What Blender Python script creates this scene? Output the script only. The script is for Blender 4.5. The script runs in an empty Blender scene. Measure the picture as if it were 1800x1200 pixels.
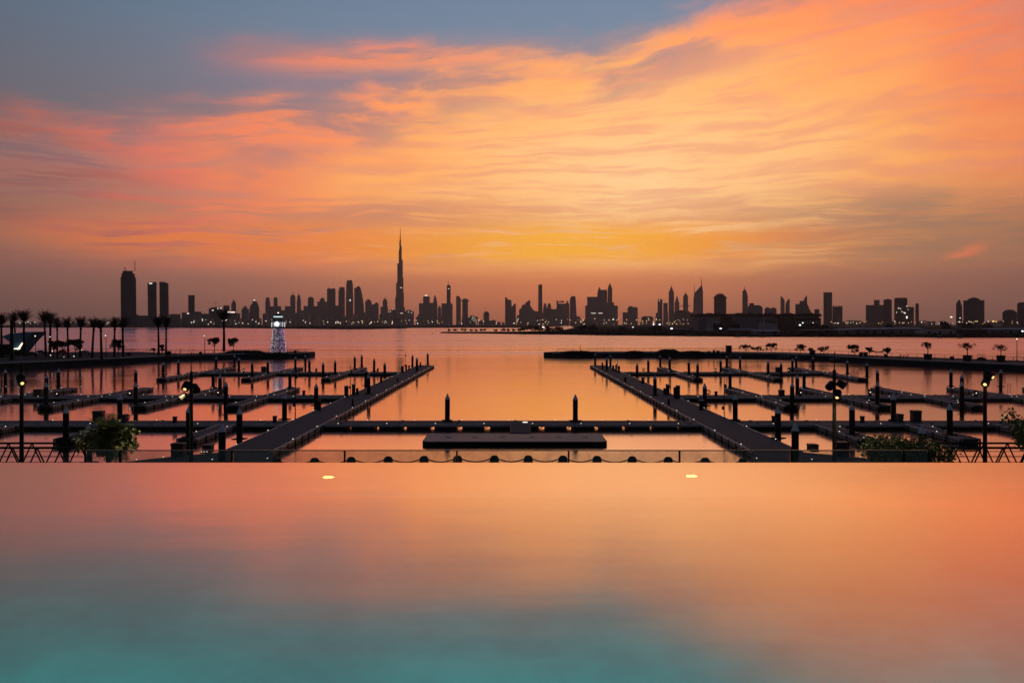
import bpy, bmesh, math, random
from mathutils import Vector, Matrix
R = math.radians
random.seed(7)
SC = bpy.context.scene
COL = SC.collection

# ------------------------------------------------------------------ camera
FPX, HORY, CAMH = 1500.0, 569.0, 13.3          # focal length in photo pixels, horizon row, eye height over the creek
cam_d = bpy.data.cameras.new('camera')
cam = bpy.data.objects.new('camera', cam_d); COL.objects.link(cam)
cam.location = (0, 0, CAMH); cam.rotation_euler = (R(90), 0, 0)
cam_d.sensor_width = 36.0; cam_d.lens = 36.0 * FPX / 1800
cam_d.shift_y = -(600 - HORY) / 1800
cam_d.clip_start = 0.1; cam_d.clip_end = 60000
SC.camera = cam

# ------------------------------------------------------------------ view / render
SC.view_settings.view_transform = 'Standard'; SC.view_settings.look = 'None'
SC.view_settings.exposure = 0.0; SC.view_settings.gamma = 1.0
SC.view_settings.use_curve_mapping = False
SC.cycles.max_bounces = 6; SC.cycles.diffuse_bounces = 2; SC.cycles.glossy_bounces = 3
SC.cycles.transmission_bounces = 5; SC.cycles.transparent_max_bounces = 12; SC.cycles.volume_bounces = 0
SC.cycles.caustics_reflective = False; SC.cycles.caustics_refractive = False
SC.cycles.use_denoising = True
SC.cycles.sample_clamp_indirect = 4.0

# ------------------------------------------------------------------ world: dusk sky after sunset with a lit cloud bank
world = bpy.data.worlds.new('World'); SC.world = world; world.use_nodes = True
class NT:
    """tiny helper to wire shader nodes from expressions"""
    def __init__(s, tree): s.t = tree; s.n = tree.nodes; s.l = tree.links
    def set(s, sock, v):
        if isinstance(v, bpy.types.NodeSocket): s.l.new(v, sock)
        elif v is not None: sock.default_value = v
    def math(s, op, a, b=None, c=None, clamp=False):
        n = s.n.new('ShaderNodeMath'); n.operation = op; n.use_clamp = clamp
        s.set(n.inputs[0], a)
        if b is not None: s.set(n.inputs[1], b)
        if c is not None: s.set(n.inputs[2], c)
        return n.outputs[0]
    def add(s, a, b): return s.math('ADD', a, b)
    def sub(s, a, b): return s.math('SUBTRACT', a, b)
    def mul(s, a, b): return s.math('MULTIPLY', a, b)
    def div(s, a, b): return s.math('DIVIDE', a, b)
    def smooth(s, v, lo, hi, o0=0.0, o1=1.0, kind='SMOOTHSTEP'):
        n = s.n.new('ShaderNodeMapRange'); n.interpolation_type = kind; n.clamp = True
        s.set(n.inputs[0], v); s.set(n.inputs[1], lo); s.set(n.inputs[2], hi); s.set(n.inputs[3], o0); s.set(n.inputs[4], o1)
        return n.outputs[0]
    def gauss(s, v, mid, w):            # exp(-((v-mid)/w)^2)
        d = s.div(s.sub(v, mid), w)
        return s.math('POWER', 2.718, s.mul(s.mul(d, d), -1.0))
    def ramp(s, v, stops, interp='LINEAR'):
        n = s.n.new('ShaderNodeValToRGB'); n.color_ramp.interpolation = interp
        e = n.color_ramp.elements
        while len(e) < len(stops): e.new(0.5)
        for k, (p, c) in enumerate(stops):
            e[k].position = p
            e[k].color = (c, c, c, 1) if isinstance(c, (int, float)) else (c[0], c[1], c[2], 1)
        s.set(n.inputs[0], v)
        return n.outputs[0]
    def curve(s, v, lo, hi, pts):       # piecewise map of v through (x, y) points
        ymax = max(abs(p[1]) for p in pts) or 1
        f = s.smooth(v, lo, hi, kind='LINEAR')
        c = s.ramp(f, [((x - lo) / (hi - lo), y / ymax) for x, y in pts], 'LINEAR')
        return s.mul(c, ymax)
    def comb(s, x, y, z):
        n = s.n.new('ShaderNodeCombineXYZ')
        for i, v in enumerate((x, y, z)): s.set(n.inputs[i], v)
        return n.outputs[0]
    def noise(s, vec, scale, detail=4, rough=0.55, dist=0.0, col=False):
        n = s.n.new('ShaderNodeTexNoise'); s.set(n.inputs['Vector'], vec)
        n.inputs['Scale'].default_value = scale; n.inputs['Detail'].default_value = detail
        n.inputs['Roughness'].default_value = rough; n.inputs['Distortion'].default_value = dist
        return n.outputs[1 if col else 0]
    def mix(s, f, a, b, blend='MIX'):
        n = s.n.new('ShaderNodeMix'); n.data_type = 'RGBA'; n.blend_type = blend
        s.set(n.inputs[0], f)
        for sock, v in ((n.inputs[6], a), (n.inputs[7], b)):
            if isinstance(v, tuple): sock.default_value = (v[0], v[1], v[2], 1)
            else: s.set(sock, v)
        return n.outputs[2]

def srgb(r, g, b):
    f = lambda c: (c / 12.92 if c <= 0.04045 else ((c + 0.055) / 1.055) ** 2.4)
    return (f(r / 255), f(g / 255), f(b / 255))

def build_sky():
    t = world.node_tree; t.nodes.clear(); N = NT(t)
    tc = t.nodes.new('ShaderNodeTexCoord')
    sep = t.nodes.new('ShaderNodeSeparateXYZ'); t.links.new(tc.outputs['Generated'], sep.inputs[0])
    X, Y, Z = sep.outputs
    a = N.mul(N.math('ARCTAN2', X, Y), 57.2958)                     # azimuth from the sunset side, degrees
    e = N.math('MAXIMUM', N.mul(N.math('ARCSINE', Z), 57.2958), 0.0)  # elevation, degrees
    h = N.math('SQRT', N.math('MAXIMUM', N.sub(1.0, N.mul(Z, Z)), 0.0001))
    hx, hy = N.div(X, h), N.div(Y, h)
    ac = N.math('MINIMUM', N.math('MAXIMUM', a, -70.0), 70.0)
    tilt = N.smooth(e, 6.0, 19.0)
    ev = N.sub(e, N.mul(N.mul(tilt, ac), 0.11))                      # streaks fan out and rise to the right
    def P(sh, sv, off=0.0): return N.comb(N.mul(hx, sh), N.mul(hy, sh), N.add(N.mul(ev, sv), off))
    warp = N.mul(N.sub(N.noise(P(5, .25, 3.1), 1.0, 3, .5), .5), 2.2)
    ev = N.add(ev, warp)
    broad = N.noise(P(5.0, .20, 11.0), 1.0, 3, .5, .2)
    mid = N.noise(P(7.0, .50, 4.0), 1.0, 6, .57, .35)
    fine = N.noise(P(9.0, 1.7, 7.7), 1.0, 5, .6, .15)
    hair = N.noise(P(7.0, 3.4, 2.2), 1.0, 4, .58)
    # ---- clear dusk sky
    side = N.gauss(a, 14.0, 62.0)                                    # 1 towards the afterglow, 0 behind
    up = N.smooth(e, 0.0, 60.0, kind='LINEAR')
    cool = N.ramp(up, [(0, srgb(100, 82, 80)), (.06, srgb(112, 92, 92)), (.2, srgb(84, 90, 106)), (.34, srgb(58, 80, 96)), (.6, srgb(58, 78, 104)), (1, srgb(40, 58, 88))])
    warm = N.ramp(up, [(0, srgb(150, 90, 70)), (.08, srgb(180, 112, 82)), (.2, srgb(130, 116, 120)), (.31, srgb(108, 128, 150)), (.45, srgb(92, 116, 150)), (1, srgb(46, 66, 100))])
    clear = N.mix(side, cool, warm)
    # ---- high cloud bank, its ragged upper border higher to the right
    edge = N.curve(a, -180, 180, [(-180, 0.0), (-75, 4.0), (-33, 11.4), (-24, 13.2), (-16, 14.0), (-10, 15.6), (-5, 17.4), (6, 18.8), (13, 20.2), (22, 24.0), (45, 26.0), (80, 14.0), (130, 4.0), (180, 0.0)])
    depth = N.add(N.sub(edge, e), N.add(N.mul(N.sub(broad, .5), 5.0), N.mul(N.sub(mid, .5), 5.0)))
    cover = N.smooth(depth, -1.2, 2.4)
    shelf = N.mul(N.mul(N.gauss(e, N.add(17.3, N.add(N.mul(ac, .03), N.mul(N.sub(mid, .5), 2.2))), 1.0), N.smooth(ac, -22.0, -13.0)), N.smooth(ac, 8.0, -2.0))
    haze_hole = N.mul(N.mul(N.gauss(e, 15.6, 1.7), N.gauss(a, -13.5, 7.5)), .55)
    cover = N.math('MAXIMUM', cover, N.mul(shelf, .95))
    ga = N.div(N.sub(a, 9.0), N.add(29.0, N.mul(N.sub(broad, .5), 14.0)))
    ge = N.div(N.sub(e, 9.0), 14.0)
    g = N.math('SQRT', N.add(N.mul(ga, ga), N.mul(ge, ge)))
    g = N.add(g, N.add(N.mul(N.sub(mid, .5), .30), N.mul(N.sub(fine, .5), .14)))
    lit = N.ramp(N.div(g, 3.0), [(0, srgb(255, 206, 146)), (.10, srgb(255, 190, 122)), (.19, srgb(255, 170, 96)), (.28, srgb(250, 138, 84)),
                                 (.36, srgb(228, 118, 96)), (.45, srgb(166, 100, 92)), (.58, srgb(112, 82, 82)), (1, srgb(80, 80, 94))])
    # shaded undersides close to the border, mauve
    rim = N.mul(N.smooth(depth, 6.0, 1.6), N.smooth(mid, .60, .42))
    mauve = N.mix(side, srgb(100, 92, 104), srgb(150, 118, 124))
    lit = N.mix(N.mul(rim, .66), lit, mauve)
    streak = N.mul(N.smooth(N.add(fine, N.mul(N.sub(hair, .5), .5)), .44, .64), .44)
    lit = N.mix(streak, lit, N.mix(side, srgb(120, 98, 102), srgb(222, 142, 118)))
    clear = N.mix(haze_hole, clear, srgb(134, 116, 132))
    sky = N.mix(cover, clear, lit)
    # ---- muted veil under the bank (greyed streaks), right side tan
    veil = N.mul(N.smooth(e, 9.2, 6.9), N.smooth(e, 3.0, 4.6))
    veil = N.mul(veil, N.smooth(N.add(hair, N.mul(N.sub(mid, .5), .8)), .34, .60))
    offc = N.smooth(N.math('ABSOLUTE', N.sub(a, 7.5)), 2.0, 17.0)
    veilc = N.mix(N.smooth(a, -6.0, 20.0), srgb(200, 132, 104), srgb(176, 134, 108))
    veilc = N.mix(N.smooth(N.math('ABSOLUTE', N.sub(a, 4.0)), 14.0, 60.0), veilc, srgb(110, 88, 86))
    sky = N.mix(N.mul(veil, N.add(.18, N.mul(offc, .72))), sky, veilc)
    # ---- greying dusk low on the right
    dim = N.mul(N.smooth(N.add(a, N.mul(N.sub(fine, .5), 16.0)), 11.0, 27.0), N.smooth(N.add(e, N.mul(N.sub(hair, .5), 4.5)), 9.4, 5.2))
    sky = N.mix(N.mul(dim, .75), sky, srgb(164, 118, 88))
    # ---- vivid low band of lit streaks
    band = N.mul(N.gauss(e, N.add(5.25, N.mul(N.sub(mid, .5), 1.7)), 1.2), N.smooth(N.math('ABSOLUTE', N.sub(a, -5.0)), 32.0, 13.0))
    band = N.mul(band, N.smooth(N.add(fine, N.mul(N.sub(hair, .5), .8)), .30, .52))
    bandc = N.mix(N.gauss(a, 4.0, 12.0), srgb(246, 130, 66), srgb(255, 180, 52))
    sky = N.mix(N.math('MINIMUM', N.mul(band, 1.25), 1.0), sky, bandc)
    # ---- dusty horizon
    low = N.smooth(e, 4.5, 2.7)
    glow = N.add(N.mul(N.gauss(a, 3.0, 15.0), .75), N.mul(N.gauss(a, 3.0, 42.0), .25))
    dust = N.mix(glow, N.ramp(N.div(e, 6.0), [(0, srgb(98, 78, 74)), (.5, srgb(134, 98, 90)), (1, srgb(150, 108, 98))]),
                 N.ramp(N.div(e, 6.0), [(0, srgb(152, 88, 66)), (.3, srgb(186, 106, 74)), (.6, srgb(214, 124, 80)), (1, srgb(240, 150, 90))]))
    back = N.smooth(N.math('ABSOLUTE', a), 45.0, 120.0)
    dust = N.mix(back, dust, srgb(70, 66, 74))
    sky = N.mix(N.mul(low, .94), sky, dust)
    wisp = N.mul(N.gauss(N.add(e, N.mul(N.sub(mid, .5), 2.0)), N.add(4.4, N.mul(N.sub(a, 28.0), .12)), .22), N.smooth(N.math('ABSOLUTE', N.sub(a, 28.0)), 1.6, .2))
    sky = N.mix(N.mul(wisp, .85), sky, srgb(240, 128, 84))
    fall = N.mul(N.smooth(a, -56.0, -8.0, .56, 1.0), N.smooth(a, 66.0, 15.0, .50, 1.0))   # dimmer away from the afterglow
    sky = N.mix(1.0, sky, N.comb(fall, fall, fall), 'MULTIPLY')
    # ---- the atmosphere itself, sun just gone
    nish = t.nodes.new('ShaderNodeTexSky'); nish.sky_type = 'NISHITA'; nish.sun_disc = False
    nish.sun_elevation = R(0.5); nish.sun_rotation = R(6.0); nish.dust_density = 3.0
    tot = N.mix(1.0, sky, N.mix(1.0, nish.outputs[0], (.012, .012, .012), 'MULTIPLY'), 'ADD')
    bg = t.nodes.new('ShaderNodeBackground'); t.links.new(tot, bg.inputs[0]); bg.inputs[1].default_value = 1.22
    out = t.nodes.new('ShaderNodeOutputWorld'); t.links.new(bg.outputs[0], out.inputs[0])
build_sky()

# ------------------------------------------------------------------ helpers
def W(x, y, z=0.0):
    """world point at height z that photo pixel (x, y) looks at"""
    d = FPX * (CAMH - z) / (y - HORY)
    return Vector(((x - 900) * d / FPX, d, z))
def WX(x, d): return (x - 900) * d / FPX
def WZ(y, d): return CAMH + (HORY - y) * d / FPX

class MB:
    """collects simple solids, then links them as one mesh object"""
    def __init__(s): s.v = []; s.f = []; s.m = []; s.mi = 0
    def raw(s, vs, fs):
        o = len(s.v); s.v += [tuple(v) for v in vs]
        for f in fs: s.f.append(tuple(o + i for i in f)); s.m.append(s.mi)
        return s
    def box(s, x0, x1, y0, y1, z0, z1, bev=0.0):
        b = min(bev, (x1 - x0) * .45, (y1 - y0) * .45, (z1 - z0) * .9)
        if b <= 0:
            s.raw([(x0,y0,z0),(x1,y0,z0),(x1,y1,z0),(x0,y1,z0),(x0,y0,z1),(x1,y0,z1),(x1,y1,z1),(x0,y1,z1)],
                  [(0,3,2,1),(4,5,6,7),(0,1,5,4),(1,2,6,5),(2,3,7,6),(3,0,4,7)])
        else:                                    # chamfered top edges
            s.raw([(x0,y0,z0),(x1,y0,z0),(x1,y1,z0),(x0,y1,z0),(x0,y0,z1-b),(x1,y0,z1-b),(x1,y1,z1-b),(x0,y1,z1-b),
                   (x0+b,y0+b,z1),(x1-b,y0+b,z1),(x1-b,y1-b,z1),(x0+b,y1-b,z1)],
                  [(0,3,2,1),(0,1,5,4),(1,2,6,5),(2,3,7,6),(3,0,4,7),(4,5,9,8),(5,6,10,9),(6,7,11,10),(7,4,8,11),(8,9,10,11)])
        return s
    def frus(s, x, y, z0, z1, r0, r1, n=12, caps=True, rot=0.0):
        vs = []
        for z, r in ((z0, r0), (z1, r1)):
            for k in range(n):
                t = rot + 2 * math.pi * k / n; vs.append((x + r * math.cos(t), y + r * math.sin(t), z))
        fs = [(k, (k + 1) % n, n + (k + 1) % n, n + k) for k in range(n)]
        if caps: fs += [tuple(range(n - 1, -1, -1)), tuple(range(n, 2 * n))]
        s.raw(vs, fs); return s
    def lathe(s, x, y, prof, n=16):
        vs = []
        for r, z in prof:
            for k in range(n):
                t = 2 * math.pi * k / n; vs.append((x + r * math.cos(t), y + r * math.sin(t), z))
        fs = []
        for j in range(len(prof) - 1):
            for k in range(n):
                a, b = j * n + k, j * n + (k + 1) % n
                fs.append((a, b, b + n, a + n))
        fs.append(tuple(range(n - 1, -1, -1))); fs.append(tuple((len(prof) - 1) * n + k for k in range(n)))
        s.raw(vs, fs); return s
    def tube(s, pts, r, n=6, r1=None):
        pts = [Vector(p) for p in pts]; r1 = r if r1 is None else r1
        vs = []; m = len(pts)
        for i, p in enumerate(pts):
            d = (pts[min(i + 1, m - 1)] - pts[max(i - 1, 0)]).normalized()
            up = Vector((0, 0, 1)) if abs(d.z) < .95 else Vector((1, 0, 0))
            a = d.cross(up).normalized(); b = d.cross(a)
            rr = r + (r1 - r) * i / max(1, m - 1)
            for k in range(n):
                t = 2 * math.pi * k / n; vs.append(p + a * (rr * math.cos(t)) + b * (rr * math.sin(t)))
        fs = [(i * n + k, i * n + (k + 1) % n, (i + 1) * n + (k + 1) % n, (i + 1) * n + k) for i in range(m - 1) for k in range(n)]
        fs += [tuple(range(n - 1, -1, -1)), tuple((m - 1) * n + k for k in range(n))]
        s.raw(vs, fs); return s
    def prism_y(s, poly, y0, y1):                # polygon of (x, z), extruded along y
        n = len(poly)
        s.raw([(x, y0, z) for x, z in poly] + [(x, y1, z) for x, z in poly],
              [tuple(range(n)), tuple(range(2 * n - 1, n - 1, -1))] + [(k, k + n, (k + 1) % n + n, (k + 1) % n) for k in range(n)])
        return s
    def prism_z(s, poly, z0, z1):                # polygon of (x, y), extruded upwards
        n = len(poly)
        s.raw([(x, y, z0) for x, y in poly] + [(x, y, z1) for x, y in poly],
              [tuple(range(n - 1, -1, -1)), tuple(range(n, 2 * n))] + [(k, (k + 1) % n, (k + 1) % n + n, k + n) for k in range(n)])
        return s
    def mesh(s, name, mats, smooth=False):
        me = bpy.data.meshes.new(name); me.from_pydata(s.v, [], s.f)
        if not isinstance(mats, (list, tuple)): mats = [mats]
        for m in mats: me.materials.append(m)
        if len(mats) > 1:
            for p, mi in zip(me.polygons, s.m): p.material_index = mi
        if smooth:
            for p in me.polygons: p.use_smooth = True
        me.update()
        bm = bmesh.new(); bm.from_mesh(me); bmesh.ops.recalc_face_normals(bm, faces=bm.faces); bm.to_mesh(me); bm.free()
        return me
    def build(s, name, mats, parent=None, loc=None, smooth=False):
        return put(name, s.mesh(name, mats, smooth), parent, loc)

def put(name, me, parent=None, loc=None, rz=0.0):
    o = bpy.data.objects.new(name, me); COL.objects.link(o)
    if parent is not None: o.parent = parent
    if loc is not None: o.location = loc
    if rz: o.rotation_euler = (0, 0, rz)
    return o
def tag(o, label, cat, group=None):
    o['label'] = label; o['category'] = cat
    if group: o['group'] = group
    return o
def thing(name, label, cat, loc=(0, 0, 0), group=None, rz=0.0):
    o = bpy.data.objects.new(name, None); COL.objects.link(o); o.empty_display_size = .2
    o.location = loc; o.rotation_euler = (0, 0, rz)
    return tag(o, label, cat, group)
def structure(o): o['kind'] = 'structure'; return o
def stuff(o, label=None, cat=None):
    o['kind'] = 'stuff'
    if label: o['label'] = label; o['category'] = cat
    return o
def dup(root, loc, label=None, group=None, rz=None, scale=None):
    r = root.copy(); COL.objects.link(r); r.location = loc
    if rz is not None: r.rotation_euler = (0, 0, rz)
    if scale is not None: r.scale = scale if isinstance(scale, tuple) else (scale,) * 3
    if label: r['label'] = label
    if group: r['group'] = group
    for ch in list(root.children):
        c = ch.copy(); COL.objects.link(c); c.parent = r
        for g in ch.children:
            d = g.copy(); COL.objects.link(d); d.parent = c
    return r

# ------------------------------------------------------------------ materials
def mat(name, col, rough=.7, metal=0.0, var=.25, scale=3.0, bump=0.0, col2=None, stretch=(1, 1, 1), spec=.5):
    m = bpy.data.materials.new(name); m.use_nodes = True
    t = m.node_tree; N = NT(t); b = t.nodes['Principled BSDF']
    tc = t.nodes.new('ShaderNodeTexCoord')
    mp = t.nodes.new('ShaderNodeMapping'); mp.inputs['Scale'].default_value = stretch
    t.links.new(tc.outputs['Object'], mp.inputs[0])
    nz = N.noise(mp.outputs[0], scale, 6, .6)
    f = N.smooth(nz, .3, .7)
    c2 = col2 or tuple(c * (1 - var) for c in col)
    c1 = tuple(min(1, c * (1 + var * .5)) for c in col)
    t.links.new(N.mix(f, c2, c1), b.inputs['Base Color'])
    t.links.new(N.smooth(nz, .2, .8, max(.02, rough - .12), min(1, rough + .12)), b.inputs['Roughness'])
    b.inputs['Metallic'].default_value = metal
    b.inputs['Specular IOR Level'].default_value = spec
    if bump:
        bp = t.nodes.new('ShaderNodeBump'); bp.inputs['Strength'].default_value = bump; bp.inputs['Distance'].default_value = .05
        t.links.new(nz, bp.inputs['Height']); t.links.new(bp.outputs[0], b.inputs['Normal'])
    return m
def glow(name, col, strength, sample=False):
    m = bpy.data.materials.new(name); m.use_nodes = True
    b = m.node_tree.nodes['Principled BSDF']
    b.inputs['Base Color'].default_value = (.6, .6, .6, 1)
    b.inputs['Emission Color'].default_value = (*col, 1); b.inputs['Emission Strength'].default_value = strength
    if not sample: m.cycles.emission_sampling = 'NONE'
    return m
def facade(name, col, floor=4.0, bay=5.0):
    """far curtain-wall: fine floor lines and bays, slightly uneven panes"""
    m = bpy.data.materials.new(name); m.use_nodes = True
    t = m.node_tree; N = NT(t); b = t.nodes['Principled BSDF']
    tc = t.nodes.new('ShaderNodeTexCoord')
    sp = t.nodes.new('ShaderNodeSeparateXYZ'); t.links.new(tc.outputs['Object'], sp.inputs[0])
    v = N.comb(N.add(sp.outputs[0], sp.outputs[1]), sp.outputs[2], 0.0)
    br = t.nodes.new('ShaderNodeTexBrick'); t.links.new(v, br.inputs[0])
    br.offset = 0.0; br.inputs['Scale'].default_value = 1.0
    br.inputs['Brick Width'].default_value = bay; br.inputs['Row Height'].default_value = floor
    br.inputs['Mortar Size'].default_value = .45; br.inputs['Bias'].default_value = 0.0
    br.inputs['Color1'].default_value = (*[c * .55 for c in col], 1); br.inputs['Color2'].default_value = (*[c * .9 for c in col], 1)
    br.inputs['Mortar'].default_value = (*[min(1, c * 1.7) for c in col], 1)
    t.links.new(br.outputs[0], b.inputs['Base Color'])
    b.inputs['Roughness'].default_value = .55
    return m

M = {}
M['pile'] = mat('pile_black_steel', (.008, .007, .008), .6, .0, .35, 2.5, spec=.15)
M['cap'] = mat('pile_cap_grey', (.60, .61, .66), .55, 0, .2, 4)
M['deck'] = mat('deck_composite', (.105, .086, .086), .85, 0, .35, 1.2, stretch=(1, .25, 1), spec=.25)
M['edge'] = mat('deck_edge_timber', (.50, .42, .40), .5, 0, .3, 2.0)
M['float'] = mat('float_dark', (.006, .006, .007), .65, 0, .35, 1.5, spec=.15)
M['slat'] = mat('fender_timber', (.44, .32, .22), .7, 0, .4, 3)
M['metal'] = mat('dark_metal', (.008, .008, .009), .55, .0, .3, 5, spec=.2)
M['plinth'] = mat('platform_planks', (.30, .215, .20), .52, 0, .55, .9, stretch=(.25, 2.5, 1), spec=.5)
M['ramp'] = mat('ramp_timber', (.12, .09, .085), .85, 0, .4, 2, spec=.15)
M['box'] = mat('dock_box_maroon', (.035, .016, .018), .55, 0, .3, 3)
M['quay'] = mat('quay_stone', (.028, .034, .038), .9, 0, .4, .5, bump=.3, spec=.15)
M['paving'] = mat('promenade_paving', (.07, .066, .064), .9, 0, .3, .6, spec=.15)
M['rail'] = mat('rail_metal', (.05, .05, .055), .45, .6, .2, 5)
M['bark'] = mat('bark', (.02, .016, .014), .9, 0, .4, 4, spec=.1)
M['palm'] = mat('palm_leaf', (.014, .020, .011), .75, 0, .4, 3, spec=.1)
M['leaf'] = mat('leaf', (.018, .027, .011), .7, 0, .5, 2, spec=.15)
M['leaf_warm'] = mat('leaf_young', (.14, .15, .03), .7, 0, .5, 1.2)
M['land'] = mat('shore_land', (.016, .015, .014), 1.0, 0, .5, .02, spec=0.0)
M['shed'] = mat('shed_cladding', (.13, .15, .18), .8, 0, .3, .05, spec=.15)
M['shed2'] = mat('shed_cladding_pale', (.40, .39, .41), .8, 0, .3, .05, spec=.15)
M['dkshed'] = mat('shed_dark', (.012, .012, .014), .8, 0, .3, .05, spec=.1)
M['tower'] = facade('tower_glass_dark', (.030, .031, .036))
M['tower2'] = facade('tower_glass_grey', (.085, .082, .085), 3.8, 7.0)
M['tower3'] = facade('tower_stone', (.12, .108, .10), 3.6, 4.0)
M['steel'] = mat('tower_steel', (.05, .05, .055), .6, .3, .2, .1)
M['l_white'] = glow('light_white', (1, .90, .74), 1.6)
M['l_cool'] = glow('light_cool', (.80, .95, 1), 3.0)
M['l_amber'] = glow('light_amber', (1, .60, .22), 1.3)
M['l_deck'] = glow('deck_light', (1, .88, .70), 1.35)
M['l_spot'] = glow('spot_lamp', (1, .66, .22), 1.5)
M['l_window'] = glow('lit_window', (1, .80, .52), 1.6)
M['l_red'] = glow('tail_light', (1, .06, .03), 2.5)

# ------------------------------------------------------------------ the creek
def water_mat(name, body, rough, boost, bump_fn=None):
    m = bpy.data.materials.new(name); m.use_nodes = True
    t = m.node_tree; t.nodes.clear(); N = NT(t)
    return m, t, N
def creek_material():
    m, t, N = water_mat('creek_water', None, 0, 0)
    tc = t.nodes.new('ShaderNodeTexCoord')
    mp = t.nodes.new('ShaderNodeMapping'); t.links.new(tc.outputs['Object'], mp.inputs[0]); mp.inputs['Scale'].default_value = (.0035, .045, 1)
    slick = N.noise(mp.outputs[0], 1.0, 5, .65, .4)                    # long wind lanes
    mp2 = t.nodes.new('ShaderNodeMapping'); t.links.new(tc.outputs['Object'], mp2.inputs[0]); mp2.inputs['Scale'].default_value = (.10, .55, 1)
    swell = N.noise(mp2.outputs[0], 1.0, 4, .55)
    mp3 = t.nodes.new('ShaderNodeMapping'); t.links.new(tc.outputs['Object'], mp3.inputs[0]); mp3.inputs['Scale'].default_value = (.002, .012, 1)
    lanes = N.noise(mp3.outputs[0], 1.0, 6, .6, .6)
    bp = t.nodes.new('ShaderNodeBump'); bp.inputs['Strength'].default_value = .10; bp.inputs['Distance'].default_value = .12
    t.links.new(swell, bp.inputs['Height'])
    gl = t.nodes.new('ShaderNodeBsdfGlossy'); gl.inputs['Color'].default_value = (.96, .755, .77, 1)
    sy = t.nodes.new('ShaderNodeSeparateXYZ'); t.links.new(tc.outputs['Object'], sy.inputs[0])
    open_ = N.smooth(sy.outputs[1], 255.0, 420.0)                      # sheltered basin calm, open creek ruffled
    calm = N.smooth(slick, .35, .65, .085, .14)
    ruf = N.add(N.smooth(slick, .38, .62, .12, .24), N.smooth(lanes, .4, .62, 0.0, .10))
    t.links.new(N.add(N.mul(calm, N.sub(1.0, open_)), N.mul(ruf, open_)), gl.inputs['Roughness'])
    t.links.new(bp.outputs[0], gl.inputs['Normal'])
    df = t.nodes.new('ShaderNodeBsdfDiffuse'); df.inputs['Color'].default_value = (.012, .022, .026, 1)
    fr = t.nodes.new('ShaderNodeFresnel'); fr.inputs['IOR'].default_value = 1.33
    mx = t.nodes.new('ShaderNodeMixShader')
    t.links.new(N.math('MINIMUM', N.mul(fr.outputs[0], 2.3), .96), mx.inputs[0])
    t.links.new(df.outputs[0], mx.inputs[1]); t.links.new(gl.outputs[0], mx.inputs[2])
    out = t.nodes.new('ShaderNodeOutputMaterial'); t.links.new(mx.outputs[0], out.inputs[0])
    return m
M['creek'] = creek_material()
FAR = 9500.0
b = MB(); b.raw([(-FAR, -150, 0), (FAR, -150, 0), (FAR, FAR, 0), (-FAR, FAR, 0)], [(0, 1, 2, 3)])
structure(b.build('creek_water', M['creek']))

# ------------------------------------------------------------------ far land
LZ = 1.5
def shore(pts): return [(W(x, y).x, W(x, y).y) for x, y in pts]
left_shore = shore([(-700, 575.6), (0, 575.6), (150, 575.3), (300, 575.9), (420, 576.6), (500, 577.6), (560, 578.2), (610, 578.9), (650, 578.6), (690, 577.6), (714, 576.8)])
left_shore += [(WX(722, 2750), 2750), (WX(800, 2900), 2900), (WX(950, 2850), 2850)]
poly = [(-FAR + 50, left_shore[0][1] + 100)] + left_shore + [(700, FAR - 50), (-FAR + 50, FAR - 50)]
structure(MB().prism_z(poly, -.5, LZ).build('far_land', M['land']))
spit = shore([(774, 585.2), (800, 585.8), (860, 586.2), (910, 587.2), (1000, 588.2), (1060, 589.4), (1090, 589.5), (1130, 590), (1200, 590.6), (1330, 592), (1420, 592.3), (1600, 592.6), (1660, 593.4), (1800, 593.4), (2400, 594)])
back = [(FAR - 60, 900), (FAR - 60, FAR - 60), (640, FAR - 60), (WX(1010, 2600), 2600), (WX(985, 1600), 1600), (WX(915, 1330), 1330), (WX(840, 1300), 1300), (WX(778, 1285), 1285)]
structure(MB().prism_z(spit + back, -.6, LZ - .2).build('spit_land', M['land']))

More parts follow.
